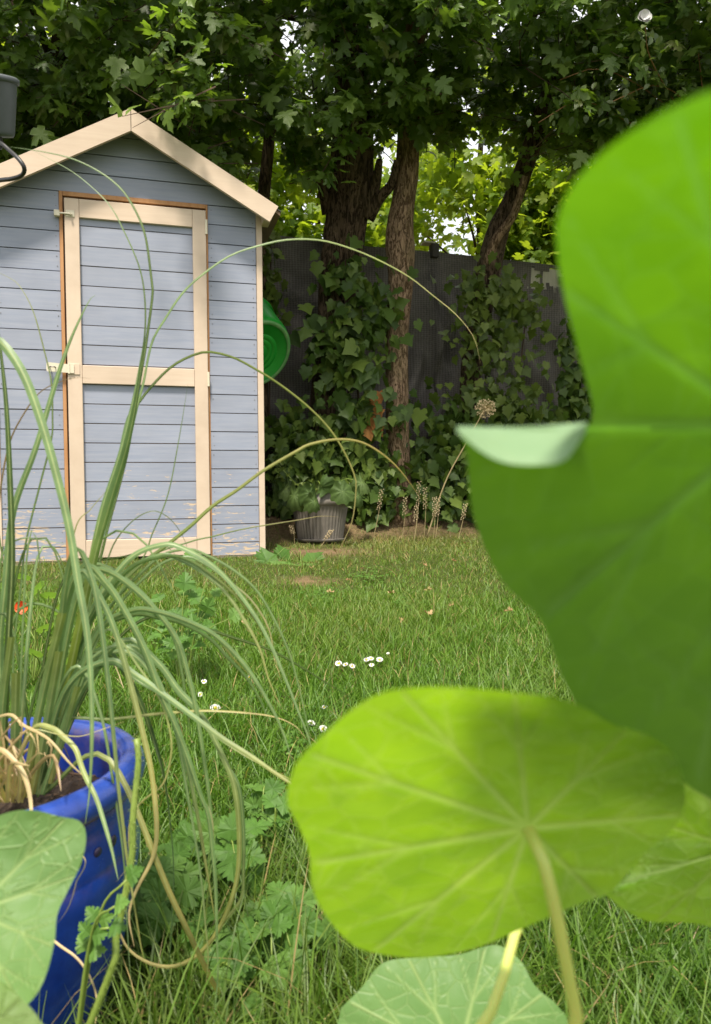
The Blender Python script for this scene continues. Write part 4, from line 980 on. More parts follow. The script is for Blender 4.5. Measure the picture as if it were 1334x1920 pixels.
Bd = [
 ([(-60, 900), (-55, 720), (-30, 640), (0, 640), (42, 697), (76, 785), (105, 886), (130, 991), (147, 1096), (162, 1180), (170, 1273), (172, 1378), (168, 1483), (160, 1545)], .80, .62, 17, [g1, g2, g2, g1], (10, 1500)),
 ([(105, 1250), (125, 1090), (145, 1029), (172, 1084), (185, 1147), (195, 1218), (206, 1315), (214, 1399), (222, 1483), (231, 1558), (237, 1607), (255, 1720), (270, 1805)], .80, .66, 12, [g1, g2, g1, YEL], (70, 1490)),
 ([(110, 1200), (147, 1071), (193, 1130), (222, 1201), (248, 1294), (269, 1378), (285, 1453), (294, 1550), (287, 1607), (257, 1667), (242, 1716), (252, 1775)], .80, .70, 12, [g2, g2, g1, YEL, STRAW], (72, 1490)),
 ([(115, 1180), (155, 1063), (201, 1096), (239, 1155), (273, 1222), (302, 1302), (327, 1357), (353, 1424), (375, 1491), (390, 1530), (398, 1600), (403, 1657), (406, 1756), (408, 1830), (400, 1925)], .80, .72, 14, [g2, g2, g2, g1, g1], (75, 1490)),
 ([(130, 1180), (165, 1080), (201, 1071), (252, 1105), (294, 1147), (332, 1201), (353, 1269), (365, 1319), (378, 1399), (390, 1483), (397, 1560), (405, 1740)], .82, .76, 13, [g1, g2, g2, g1], (78, 1488)),
 ([(150, 1200), (230, 1060), (302, 1021), (348, 1029), (399, 1059), (441, 1101), (483, 1159), (512, 1214), (537, 1273), (560, 1332), (580, 1385), (592, 1440)], .82, .80, 13, [g1, g2, g2, g2], (85, 1485)),
 ([(170, 1200), (280, 1060), (345, 1030), (390, 1042), (441, 1071), (483, 1109), (516, 1164), (542, 1222), (556, 1269), (575, 1350), (585, 1410)], .84, .90, 9, [g1, g1, g2, g2], (90, 1480)),
 ([(140, 1300), (190, 1180), (248, 1145), (294, 1147), (348, 1164), (399, 1189), (441, 1227), (474, 1269), (504, 1319), (529, 1369), (550, 1432)], .80, .74, 12, [g1, g2, g2, g2], (80, 1490)),
 ([(150, 1320), (230, 1190), (311, 1151), (378, 1176), (441, 1197), (504, 1218), (560, 1248), (620, 1285), (665, 1312)], .84, .95, 11, [g3, DARK, g3, g3], (85, 1485)),
 ([(120, 1300), (201, 1239), (260, 1269), (319, 1311), (369, 1348), (420, 1386), (474, 1420), (541, 1466), (600, 1500)], .80, .72, 12, [g1, g1, g2, YEL], (70, 1490)),
 ([(88, 1357), (210, 1348), (294, 1338), (378, 1332), (462, 1336), (516, 1344), (554, 1361), (577, 1388)], .80, .78, 9, [DARK, g3, YEL, STRAW], (60, 1470)),
 ([(150, 1180), (180, 1054), (202, 970), (231, 877), (248, 802), (260, 730), (273, 655), (281, 600), (287, 550), (285, 525), (273, 441), (252, 390), (227, 353), (189, 323), (138, 298), (84, 285), (17, 275)], .82, .90, 10, [YEL, g1, g3, g3, g1], (88, 1485)),
 ([(160, 1180), (190, 1040), (240, 850), (262, 700), (273, 617), (271, 546), (260, 495), (235, 437), (210, 390), (180, 357), (138, 323), (97, 300), (63, 283)], .82, .95, 7, [g1, g3, g3, g1], (90, 1480)),
 ([(165, 1150), (195, 1020), (235, 860), (256, 768), (269, 718), (285, 642), (311, 596), (342, 550), (378, 516), (432, 479), (487, 460), (540, 449), (601, 450), (657, 465), (712, 488), (768, 519), (815, 556), (852, 586), (880, 618), (894, 646), (901, 681)], .82, 1.05, 8.5, [g1, g3, g3, g1, g2, (0.3, 0.33, .1), STRAW], (88, 1482)),
 ([(150, 1200), (200, 1000), (235, 802), (260, 756), (294, 714), (327, 684), (365, 665), (395, 660), (437, 670), (474, 689), (521, 718), (573, 758), (615, 800), (643, 842), (664, 888), (668, 916), (661, 976), (643, 1018), (628, 1046)], .82, 1.05, 9, [g1, g2, g2, g3, (0.2, .24, .05), YEL, STRAW], (92, 1480)),
 ([(160, 1180), (252, 1071), (311, 1024), (357, 987), (399, 949), (445, 919), (495, 882), (560, 844), (582, 833), (633, 824), (680, 830), (722, 855), (754, 886), (784, 927)], .80, .95, 11.9, [g2, g2, (0.16, .21, .04), YEL, (0.4, .26, .08)], (85, 1488)),
 ([(180, 1140), (270, 1050), (357, 1016), (399, 1006), (462, 991), (554, 976), (601, 968), (636, 969)], .84, 1.1, 6, [g1, g2, g2, STRAW], (95, 1480)),
 ([(140, 1220), (176, 1054), (193, 991), (214, 919), (239, 835), (256, 752), (266, 680), (272, 630)], .80, .80, 17, [(0.26, .30, .05), (0.24, .30, .05), g1, g3], (82, 1488)),
 ([(130, 1250), (165, 1080), (190, 960), (225, 850), (252, 740), (268, 650)], .80, .82, 12, [g2, (0.25, .31, .05), g1, g1], (75, 1490)),
 ([(0, 1250), (10, 1100), (25, 960), (63, 852), (84, 785), (113, 689), (139, 621), (168, 563), (180, 553)], .80, .84, 14, [g1, g1, g2, g1], (20, 1500)),
 ([(8, 1400), (16, 1200), (23, 1050), (19, 886), (13, 760), (2, 655), (-10, 560)], .78, .80, 13, [DARK, DARK, g3, g3], (12, 1500)),
 ([(-10, 1200), (-5, 1020), (0, 928), (17, 835), (42, 781), (76, 735), (118, 714), (147, 708), (172, 710)], .80, .86, 6, [g3, g3, (0.14, .07, .02), (0.16, .08, .03)], (10, 1500)),
 ([(25, 1250), (40, 1096), (50, 1012), (76, 907), (97, 823), (99, 781), (97, 718), (84, 659), (63, 584), (40, 540), (25, 525), (0, 512), (-20, 505)], .80, .90, 6, [g1, g1, g3, (0.2, .2, .06)], (30, 1495)),
 ([(150, 1260), (200, 1150), (269, 1045), (285, 1003), (315, 928), (336, 823), (353, 718)], .84, .95, 5, [g2, g1, g3, g3], (90, 1480)),
 ([(160, 1200), (197, 1066), (218, 1012), (252, 974), (285, 958), (311, 966), (332, 987), (348, 1016), (357, 1050)], .84, .92, 7, [g2, g2, DARK, DARK], (90, 1480)),
 ([(110, 1200), (139, 1000), (170, 955), (193, 928), (210, 907)], .82, .85, 7, [g1, g3, (0.2, .18, .06)], (60, 1490)),
 ([(150, 1290), (200, 1180), (260, 1250), (300, 1310), (317, 1360), (322, 1409), (307, 1469), (267, 1503), (245, 1538), (242, 1583), (245, 1617), (218, 1654)], .80, .74, 6.5, [g1, g2, (0.3, .32, .1), STRAW], (80, 1488)),
 ([(150, 1300), (231, 1201), (294, 1239), (336, 1294), (378, 1340), (421, 1424), (440, 1474), (449, 1548), (448, 1627), (435, 1687), (406, 1751), (366, 1795), (322, 1813), (277, 1805), (238, 1776), (218, 1726), (212, 1684)], .80, .78, 12, [g1, g1, g2, (0.22, .26, .07), YEL, STRAW], (80, 1488)),
 ([(140, 1280), (220, 1210), (290, 1260), (330, 1370), (356, 1508), (376, 1632), (386, 1731), (391, 1805), (381, 1880), (371, 1925)], .80, .76, 10, [g1, g2, g2, g1, YEL], (75, 1490)),
 ([(130, 1290), (190, 1220), (250, 1290), (300, 1430), (320, 1560), (325, 1640), (322, 1706), (317, 1795), (309, 1855), (307, 1925)], .80, .80, 14, [g1, g1, DARK, g1, g1], (70, 1490), .9),
 ([(110, 1300), (150, 1250), (190, 1340), (215, 1480), (232, 1600), (237, 1680), (242, 1780), (249, 1880)], .80, .74, 9, [g1, g2, g1, g2], (60, 1490)),
 ([(64, 1366), (97, 1365), (121, 1383), (142, 1405), (153, 1437), (162, 1459), (180, 1495), (193, 1534), (209, 1590), (222, 1650)], .76, .66, 15, [STRAW, (0.36, .38, .12), (0.3, .34, .1), g2, g1], (30, 1430)),
 ([(60, 1370), (110, 1376), (150, 1380), (190, 1368), (235, 1352)], .72, .72, 4, [g1, YEL, STRAW], (40, 1420)),
 ([(20, 1340), (45, 1360), (90, 1385), (130, 1430), (158, 1456)], .74, .68, 8, [STRAW, STRAW, STRAW], (-20, 1350)),
 ([(0, 1405), (30, 1430), (48, 1460), (58, 1510), (56, 1560)], .70, .66, 13, [STRAW, STRAW, (0.6, .48, .28)], (-30, 1420)),
 ([(-60, 1600), (30, 1700), (104, 1766), (143, 1795), (168, 1830), (182, 1875), (178, 1930)], .74, .64, 7, [g1, YEL, STRAW, STRAW], (-50, 1480)),
 ([(-20, 1560), (150, 1600), (143, 1657), (129, 1701), (109, 1731)], .66, .63, 5, [STRAW, STRAW], None),
 ([(-30, 1300), (-20, 1150), (5, 1040), (40, 1010), (85, 1013), (125, 1020)], .80, .84, 7, [g1, g1, g2], (0, 1500)),
 ([(70, 1330), (90, 1200), (110, 1110), (140, 1060), (180, 1052), (240, 1042), (300, 1020), (335, 1045)], .84, .9, 8, [g3, DARK, DARK, g3], (60, 1490)),
 ([(75, 1330), (95, 1230), (115, 1160), (145, 1105), (175, 1085)], .82, .85, 9, [g3, DARK, DARK, g3], (60, 1490)),
]
for e in Bd:
    px_blade(e[0], e[1], e[2], e[3] * (0.6 if e[4][0] == STRAW else 0.92 if e[3] >= 12 else 0.66), e[4], e[5], None if len(e) < 7 else e[6])
# more of the fan that bows over the rim to the right
for e in (3, 4, 5, 6, 7, 7, 5, 9, 27, 28):
    pts = Bd[e][0]; k1, k2 = random.uniform(-.12, .10), random.uniform(-.05, .12); n_ = len(pts)
    q = [(x + (x - 80) * k1 * (i / n_) + random.gauss(0, 3), y + (1490 - y) * k2 * .5 + random.gauss(0, 3) + 14 * k1 * i) for i, (x, y) in enumerate(pts)]
    q = q[:max(5, int(n_ * random.uniform(.7, 1)))]
    px_blade(q, Bd[e][1] + random.uniform(-.02, .05), Bd[e][2] + random.uniform(-.04, .14), random.uniform(6, 12), [random.choice([g1, g2]), random.choice([g2, g0]), random.choice([g2, g1]), random.choice([g1, YEL, STRAW])], Bd[e][5])
# cut stubs, young upright blades and dead straw round the foot
for (pts, w) in [([(25, 1500), (28, 1380), (31, 1262)], 14), ([(45, 1495), (75, 1330), (118, 1150)], 14), ([(95, 1470), (120, 1380), (146, 1288)], 10), ([(60, 1490), (85, 1370), (112, 1222)], 13), ([(0, 1470), (5, 1330), (22, 1195)], 11)]:
    px_blade(pts, .77, .74, w, [YEL, g2, (0.2, .24, .06)], twist=.1, wprof=[.9, 1, 1, 1.05], n=16)
for i in range(14):
    bx = random.uniform(-50, 80); top = random.uniform(1000, 1250); lean = random.uniform(-90, 150)
    pts = [(bx, 1495), (bx + lean * .25, (1495 + top) / 2 + 60), (bx + lean * .7, top + 30), (bx + lean * 1.3, top + random.uniform(-40, 60)), (bx + lean * 1.9, top + random.uniform(20, 180))]
    px_blade(pts, random.uniform(.76, .88), random.uniform(.76, .98), random.uniform(4, 8.5), [random.choice([YEL, g1, g3]), random.choice(GREEN), random.choice(GREEN), random.choice([g2, g3, YEL])], n=24)
for i in range(60):
    bx = random.uniform(-60, 45); ang = random.uniform(-1.0, .75); L_ = random.uniform(60, 190); d = random.uniform(.72, .86)
    ex, ey = bx + math.sin(ang) * L_, 1500 - math.cos(ang) * L_
    px_blade([(bx, 1505), ((bx + ex) / 2 + random.uniform(-18, 18), (1500 + ey) / 2), (ex, ey + random.uniform(0, 30)), (ex + random.uniform(-20, 40), ey + random.uniform(10, 80))], d, d - random.uniform(0, .08), random.uniform(3, 8), [STRAW, (0.46, .31, .16), random.choice([STRAW, (0.30, .17, .08)])], n=14)
# the yellow blade lying on the lawn is one of them, fallen over the rim
P = spline([G(435, 1925) + [0, 0, .02], G(470, 1889) + [0, 0, .035], G(519, 1870) + [0, 0, .04], G(569, 1850) + [0, 0, .05], G(594, 1815) + [0, 0, .06], G(613, 1766) + [0, 0, .05], G(618, 1731) + [0, 0, .03]], 26)
P = spline(np.vstack([[at(80, 1490, .8), at(200, 1420, .75), at(330, 1700, .72)], P[::5]]), 44); blade(P, .0055, [g1, YEL, STRAW, STRAW], .2)

# ------------------------------------------------------------------ nasturtiums close to the camera
def nast_material(name, lam, lam2, trans, tfac, vs_=0.55, bm=0.6):
    m, nt, out = nodes(name); ve = nd(nt, 'ShaderNodeAttribute', attribute_name='vein').outputs['Fac']
    v = coords(nt); n1 = noise(nt, 18, 4, v); n2 = noise(nt, 220, 3, v)
    vor = nd(nt, 'ShaderNodeTexVoronoi', {'Vector': v, 'Scale': 62.0}, feature='DISTANCE_TO_EDGE').outputs[0]
    net = ramp(nt, vor, [(0.0, 1.0), (0.06, 0.0)])
    c = mixc(nt, ramp(nt, n1, [(0.3, 0.0), (0.7, 1.0)]), lam, lam2)
    vv = math_(nt, 'MAXIMUM', ve, math_(nt, 'MULTIPLY', net, 0.32))
    c = mixc(nt, math_(nt, 'MULTIPLY', vv, vs_), c, (0.34, 0.44, 0.16))
    dome = nd(nt, 'ShaderNodeTexVoronoi', {'Vector': v, 'Scale': 62.0}, feature='SMOOTH_F1').outputs['Distance']
    h = math_(nt, 'ADD', math_(nt, 'ADD', math_(nt, 'MULTIPLY', vv, 0.5), math_(nt, 'MULTIPLY', dome, 0.9)), math_(nt, 'ADD', math_(nt, 'MULTIPLY', n1, 0.5), math_(nt, 'MULTIPLY', n2, 0.06)))
    b = principled(nt, None, c, 0.5, bump(nt, h, bm, 0.005), **{'Specular IOR Level': 0.35})
    t = nd(nt, 'ShaderNodeBsdfTranslucent')
    tc = mixc(nt, math_(nt, 'MULTIPLY', vv, 0.8 * vs_), trans, (min(.9, trans[0] * 1.5), min(1, trans[1] * 1.15), .22))
    mot = noise(nt, 30, 6, v, 0.7); cellv = nd(nt, 'ShaderNodeTexVoronoi', {'Vector': v, 'Scale': 62.0}).outputs['Color']
    tc = mixc(nt, 1.0, tc, ramp(nt, mot, [(0.3, (.72, .80, .8)), (0.7, (1.06, 1.03, 1.0))]), 'MULTIPLY')
    cv = nd(nt, 'ShaderNodeSeparateXYZ', {0: cellv}).outputs[0]
    tc = mixc(nt, 1.0, tc, ramp(nt, cv, [(0.0, (.86, .88, .9)), (1.0, (1.05, 1.03, 1.0))]), 'MULTIPLY')
    nt.links.new(tc, t.inputs[0])
    mx = nd(nt, 'ShaderNodeMixShader', {0: tfac}); nt.links.new(b.outputs[0], mx.inputs[1]); nt.links.new(t.outputs[0], mx.inputs[2]); nt.links.new(mx.outputs[0], out.inputs[0]); return m
M['nast'] = nast_material('nasturtium_leaf', (0.145, 0.215, 0.075), (0.185, 0.26, 0.095), (0.52, 0.90, 0.012), 0.50, 0.75, 1.0)
M['nast_big'] = nast_material('nasturtium_thick_leaf', (0.115, 0.19, 0.05), (0.15, 0.23, 0.065), (0.135, 0.345, 0.004), 0.46, 0.14, 0.15)
M['nast_top'] = nast_material('nasturtium_upper_face', (0.095, 0.185, 0.05), (0.125, 0.22, 0.065), (0.26, 0.48, 0.04), 0.30)
M['nast_painted_sheen'] = nast_material('leaf_margin_painted_sheen', (0.20, 0.32, 0.17), (0.25, 0.37, 0.21), (0.30, 0.52, 0.08), 0.30, 0.3, 0.2)  # paler than the other upper faces: sky reflection put into the base colour
M['petiole'] = simple('nasturtium_stalk', (0.46, 0.54, 0.12), (0.60, 0.58, 0.15), 20, 0.45, **{'Subsurface Weight': 0.2})
def nast_leaf(parent, outline, c, d0, grad, cup, mat, nveins=9, ripple=0.004, phase=0.0, N=220, Rg=44):
    """round peltate leaf: outline and hub as seen, own tilt (depth change per 100 px), cup and ripple"""
    o = np.array(outline, float); o = spline(np.vstack([o, o[:1]]), N + 1)[:-1]; c = np.array(c, float)
    T = (np.arange(1, Rg + 1) / Rg)[:, None, None]
    Q = c + (o - c)[None] * T; th = np.arctan2(o[:, 1] - c[1], o[:, 0] - c[0])[None]
    t = T[..., 0]
    segs = []; span = np.linspace(0, N, nveins, endpoint=False) + phase
    for s in span:
        e = o[int(s) % N]; segs.append((c, c + (e - c) * .97, 1.0)); k = .42 + .2 * random.random()
        for q in (-1, 1):
            e2 = o[int(s + q * N / nveins * .33) % N]; segs.append((c + (e - c) * k, c + (e2 - c) * .95, .7))
            k3 = .2 + .12 * random.random(); e3 = o[int(s + q * N / nveins * .5) % N]; segs.append((c + (e - c) * (k3 + .45), c + (e3 - c) * (.72 + .1 * random.random()), .4)); segs.append((c + (e - c) * k3, c + (e3 - c) * (k3 + .18), .4))
    Qf = Q.reshape(-1, 2); scale = np.linalg.norm(o - c, axis=1).mean(); vein = np.zeros(len(Qf))
    for a, b_, wt in segs:
        ab = b_ - a; u = np.clip(((Qf - a) @ ab) / (ab @ ab), 0, 1); dd = np.linalg.norm(Qf - (a + u[:, None] * ab), axis=1)
        wd = scale * .022 * wt * (1.15 - .75 * u); vein = np.maximum(vein, wt * np.exp(-(dd / wd) ** 2))
    nv = (np.arange(N) * nveins / N * 2 * math.pi)[None] - phase * nveins / N * 2 * math.pi
    dep = d0 + grad[0] * (Q[..., 0] - c[0]) / 100 + grad[1] * (Q[..., 1] - c[1]) / 100 + cup * t ** 2 + ripple * t ** 2 * np.sin(3 * th + phase) + ripple * .14 * t * np.cos(nv)
    dep = dep.reshape(-1) - 0.0007 * vein
    P = np.array([at(q[0], q[1], y) for q, y in zip(Qf, dep)]); P = np.vstack([[at(c[0], c[1], d0)], P])
    ii = 1 + np.arange(N * Rg).reshape(Rg, N); i2 = np.roll(ii, -1, 1)
    Fq = np.stack([ii[:-1], ii[1:], i2[1:], i2[:-1]], -1).reshape(-1, 4)
    Ft = np.stack([np.zeros(N, int), ii[0], i2[0], i2[0]], -1)
    og = origin(parent)
    tri = np.vstack([Fq[:, [0, 1, 2]], Fq[:, [0, 2, 3]], Ft[:, :3]])
    me = fast_mesh('leaf', P - og, tri, True, {'vein': np.concatenate([[1], vein])})
    lf = link('leaf', me, M[mat], parent); return lf, at(c[0], c[1], d0)
def petiole(parent, pts, r0, r1, n=40):
    l = MB(); P = spline(pts, n); l.add(*tube(P, np.linspace(r0, r1, n), 12, True, 0.02)); return l.build('leaf_stalk', M['petiole'], parent, True)
nb_ = np.array([0.20, 0.36, 0.0])
nr = empty('nasturtium_plant', nb_); tag(nr, 'nasturtium with huge out-of-focus round leaves filling the right side', 'nasturtium', 'nasturtiums')
big = [(1334, 170), (1240, 212), (1140, 278), (1076, 345), (1046, 410), (1046, 480), (1060, 560), (1085, 660), (1106, 735), (1112, 775), (1098, 801), (1000, 803), (900, 804), (862, 806), (876, 850), (884, 950), (910, 1030), (950, 1100), (1010, 1155), (1036, 1215), (1062, 1285), (1105, 1345), (1180, 1400), (1260, 1450), (1340, 1500), (1500, 1540), (1750, 1430), (1930, 1200), (1980, 850), (1900, 500), (1720, 250), (1520, 150)]
lf, hub = nast_leaf(nr, big, (1440, 800), .200, (-.002, .013), -.008, 'nast_big', 9, .006, 4)
# margin of that leaf folded over towards the viewer, showing its upper face, painted paler for sky sheen
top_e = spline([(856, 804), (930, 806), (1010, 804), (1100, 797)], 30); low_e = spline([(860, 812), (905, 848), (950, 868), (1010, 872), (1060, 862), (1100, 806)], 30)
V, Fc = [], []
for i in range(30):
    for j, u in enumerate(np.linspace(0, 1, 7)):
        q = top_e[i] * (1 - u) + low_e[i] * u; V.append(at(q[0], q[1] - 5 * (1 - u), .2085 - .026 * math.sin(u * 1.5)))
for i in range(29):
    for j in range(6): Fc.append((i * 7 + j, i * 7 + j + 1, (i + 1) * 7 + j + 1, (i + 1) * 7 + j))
l = MB(); l.add(V, Fc); fm = l.build('folded_margin', M['nast_painted_sheen'], lf, True); fm['label'] = 'upper face of the folded leaf edge, sky sheen painted in'
petiole(nr, [hub, at(1450, 1000, .22), at(1430, 1500, .28), nb_ + np.array([.02, 0, .15]), nb_], .0022, .003)
cen = [(540, 1475), (560, 1425), (610, 1375), (660, 1330), (720, 1298), (800, 1288), (880, 1290), (960, 1298), (1040, 1308), (1090, 1325), (1150, 1358), (1215, 1378), (1262, 1412), (1283, 1470), (1282, 1520), (1255, 1562), (1210, 1600), (1150, 1668), (1100, 1690), (1040, 1715), (970, 1745), (890, 1778), (800, 1795), (720, 1790), (660, 1770), (610, 1715), (585, 1660), (580, 1600), (558, 1545), (540, 1510)]
lf, hub = nast_leaf(nr, cen, (990, 1552), .275, (.002, .025), -.006, 'nast', 9, .009, 8)
petiole(nr, [hub, at(1015, 1600, .268), at(1045, 1720, .27), at(1066, 1830, .275), at(1084, 1930, .28), at(1095, 2150, .285), nb_ + np.array([-.03, -.04, .06]), nb_], .0024, .0032)
bot = [(640, 1890), (680, 1850), (720, 1805), (790, 1795), (860, 1790), (930, 1772), (975, 1800), (1005, 1850), (1045, 1885), (1068, 1930), (1060, 2050), (960, 2160), (800, 2170), (680, 2080), (630, 1970)]
lf, hub = nast_leaf(nr, bot, (860, 1985), .47, (.0, -.045), -.01, 'nast_top', 9, .006, 3)
petiole(nr, [hub, hub + np.array([.03, -.02, -.08]), nb_ + np.array([-.02, .02, .05]), nb_], .002, .003)
rgt = [(1130, 1672), (1180, 1640), (1200, 1590), (1235, 1550), (1250, 1480), (1262, 1420), (1300, 1428), (1345, 1460), (1440, 1440), (1540, 1480), (1600, 1570), (1570, 1680), (1480, 1750), (1380, 1745), (1290, 1730), (1220, 1728), (1170, 1705)]
lf, hub = nast_leaf(nr, rgt, (1385, 1590), .36, (-.004, .012), .012, 'nast', 9, .006, 5)
petiole(nr, [hub, at(1250, 1560, .385), at(1080, 1600, .37), at(990, 1690, .35), at(945, 1830, .335), at(912, 1930, .33), at(880, 2100, .33), nb_ + np.array([-.06, .01, .03]), nb_], .0022, .003)
nl = np.array([-.30, .30, 0.0])
nlp = empty('nasturtium_plant', nl); tag(nlp, 'nasturtium with soft-focus pale leaves at the bottom left corner', 'nasturtium', 'nasturtiums')
lfa = [(-20, 1535), (30, 1520), (70, 1520), (110, 1530), (150, 1540), (162, 1570), (152, 1620), (128, 1670), (108, 1715), (102, 1770), (82, 1840), (50, 1885), (0, 1900), (-90, 1890), (-190, 1830), (-230, 1720), (-200, 1610), (-110, 1550)]
lf, hub = nast_leaf(nlp, lfa, (-50, 1710), .42, (.0, -.020), -.006, 'nast_top', 9, .006, 2)
petiole(nlp, [hub, hub + np.array([-.01, 0, -.1]), nl + np.array([0, 0, .1]), nl], .002, .003)
lfb = [(-60, 1830), (0, 1840), (40, 1872), (70, 1905), (95, 1960), (60, 2060), (-60, 2120), (-180, 2080), (-220, 1960), (-160, 1860)]
lf, hub = nast_leaf(nlp, lfb, (-70, 1980), .33, (.0, -.03), -.006, 'nast', 9, .005, 2)
petiole(nlp, [hub, hub + np.array([-.01, .0, -.08]), nl + np.array([0.01, 0, .1]), nl], .002, .003)

# small nasturtium with a red flower on the lawn behind the pot
def disc_leaf(P, nrm, r, parent, mat):
    R = bases(np.array([[0.1, -.3, .2]]), np.array([nrm], float))[0]; n, V, Fc = 28, [P], []
    for j in range(1, 4):
        for i in range(n):
            a = 2 * math.pi * i / n; q = r * j / 3 * (1 + .05 * math.sin(5 * a)); V.append(np.array(P) + R @ np.array([q * math.cos(a), q * math.sin(a), .12 * q * j / 3 + .04 * q * math.sin(3 * a)]))
    for i in range(n):
        Fc.append((0, 1 + i, 1 + (i + 1) % n))
        for j in range(2): Fc.append((1 + j * n + i, 1 + (j + 1) * n + i, 1 + (j + 1) * n + (i + 1) % n, 1 + j * n + (i + 1) % n))
    l = MB(); l.add(V, Fc); return l.build('leaf', M[mat], parent, True)
sb = G(60, 1290)
sn = empty('nasturtium_plant', sb); tag(sn, 'small nasturtium with one red flower behind the blue pot', 'nasturtium', 'nasturtiums')
M['nast_small'] = leaf_mat('small_nasturtium_leaf', (.14, .30, .05), (.17, .34, .06), (.2, .36, .07), (.36, .6, .05), .35, .5, .3)
for (px, py, r) in [(42, 1083, 11), (72, 1105, 13), (92, 1118, 12), (5, 1100, 10), (45, 1165, 14), (12, 1160, 10), (85, 1180, 13), (115, 1140, 12), (20, 1215, 15), (60, 1225, 14), (5, 1195, 9), (105, 1215, 12), (130, 1240, 12)]:
    P = at(px, py, sb[1] + random.uniform(-.12, .12)); disc_leaf(P, (random.gauss(0, .3), -.6, .7), r * 1.35 * sb[1] / FPX, sn, 'nast_small')
    l = MB(); l.add(*tube(spline([sb, (sb + P) / 2 + np.array([random.gauss(0, .02), 0, .02]), P], 10), .0016, 5)); l.build('leaf_stalk', M['stalk'], sn, True)
fp = at(43, 1138, sb[1] - .1); fl = empty('flower', tuple(fp - sb)); fl.parent = sn
for i in range(5):
    a = i * 1.2566; d = np.array([math.cos(a), -.4, math.sin(a)]); l = LMB(); l.add(*round_leaf_mesh(d * .008, d, (0, -1, .1), .011, -.4, 3, .05, 14, 3)); l.build('petal', M['red'], fl, True)
l = LMB(); l.add(*tube(spline([np.zeros(3), np.array([.01, .05, -.08]), sb - fp], 10), .0015, 5)); l.build('flower_stalk', M['stalk'], fl, True)

# ------------------------------------------------------------------ weeds
def leaflet(L, lob=3):
    """deeply cut, toothed leaflet, base at origin, along +Y"""
    out = [(0.0, 0.0), (.05, .06)]
    for i in range(lob):
        y = .16 + .62 * i / lob; w = (.50, .46, .30)[i] if lob == 3 else .4
        out += [(w * .55, y), (w * .78, y + .02), (w * 1.12, y + .10), (w * .92, y + .15), (w * 1.0, y + .22), (w * .72, y + .22), (w * .36, y + .185)]
    out += [(.16, .84), (.17, .91), (.07, .93)]
    full = out + [(0.0, 1.02)] + [(-x * .96, yy * .99) for x, yy in out[:0:-1]]
    V = [(0, .42, .03)] + [(x, yy, .22 * abs(x) - .18 * yy * yy + .02 * math.sin(17 * yy)) for x, yy in full]; n = len(full)
    return np.array(V) * L * 1.25, [(0, i, i % n + 1) for i in range(1, n + 1)]
def pinnate(base, tip, up, n_pairs, L, parent, mat='weed', arch=.05):
    base, tip = np.array(base, float), np.array(tip, float); C = spline([base, (base + tip) / 2 + np.array([0, 0, arch]), tip], 20)
    l = MB(); l.add(*tube(C, np.linspace(.0022, .001, 20), 5)); st = l.build('leaf', M['stalk'], parent, True); D = unit(np.gradient(C, axis=0)); up = np.array(up, float)
    spots = [(19, 0, 1.15)] + [(int(19 - 4.2 * (k + 1)), s, 1.0 - .1 * k) for k in range(n_pairs) for s in (-1, 1)]
    for i, s, sc in spots:
        i = max(i, 2); d = D[i]; side = unit(np.cross(d, up)); tipd = d if s == 0 else unit(d * .55 + side * s)
        R = bases(tipd[None] + rng.normal(0, .12, (1, 3)), up[None] + rng.normal(0, .25, (1, 3)))[0]
        V, Fc = leaflet(L * sc * random.uniform(.85, 1.1), 3); l = MB(); l.add([C[i] + R @ v for v in V], Fc); l.build('leaflet', M[mat], st)
def weed(base_px, lab, specs, L, cat='weed', stem=None, group='lobed-leaf weeds in the lawn', up=(0, -.55, .8)):
    b = G(*base_px); t = empty('lobed_weed', b); tag(t, lab, cat, group)
    for (px, py, dy, npairs, sc) in specs:
        P = at(px, py, b[1] + dy); pinnate(b + np.array([random.gauss(0, .008), random.gauss(0, .008), 0]), P, up, npairs, L * sc, t)
    return t
weed((520, 1850), 'bright lobed weed clump on the lawn left of the large centre leaf', [(470, 1760, -.03, 2, 1), (500, 1720, .02, 2, 1), (555, 1690, .05, 2, 1.1), (590, 1740, .0, 2, 1), (545, 1775, -.05, 2, 1.1), (510, 1790, -.06, 2, .9), (480, 1725, .05, 2, .8)], .030)
weed((400, 1900), 'lobed weed near the lower edge among hanging blades', [(450, 1840, -.02, 2, 1), (425, 1800, .02, 2, 1), (380, 1790, .04, 2, 1), (455, 1870, -.05, 2, .9), (360, 1760, .05, 2, 1)], .027)
weed((320, 1800), 'lobed weed with large pale leaves right beside the blue pot', [(310, 1690, -.03, 2, 1.2), (275, 1640, .04, 2, 1.1), (245, 1660, .0, 1, 1), (330, 1640, .05, 2, 1.1), (300, 1600, .08, 2, 1), (350, 1690, .0, 1, 1), (265, 1720, -.04, 2, 1)], .036)
weed((430, 1700), 'lobed weed on the lawn behind the hanging blades', [(420, 1590, .0, 2, 1.1), (460, 1620, -.02, 2, 1.1), (400, 1560, .05, 2, 1), (470, 1560, .06, 2, 1), (350, 1560, .08, 2, 1), (440, 1600, -.05, 1, 1)], .034)
weed((510, 1600), 'lobed weed half hidden left of the centre leaf edge', [(500, 1480, .05, 2, 1), (520, 1540, .0, 2, 1), (480, 1520, .03, 2, .9), (540, 1500, .08, 1, .9)], .030)
weed((345, 1290), 'tall lobed weed among the arching blades before the shed door', [(345, 1110, .02, 1, 1.3), (300, 1130, .05, 2, 1.1), (390, 1080, .05, 1, 1.2), (385, 1150, -.04, 2, 1.2), (320, 1190, -.05, 2, 1), (270, 1170, .0, 2, 1.1), (400, 1120, .1, 2, 1), (360, 1060, .1, 1, 1.2), (430, 1160, .0, 1, 1.0)], .030)
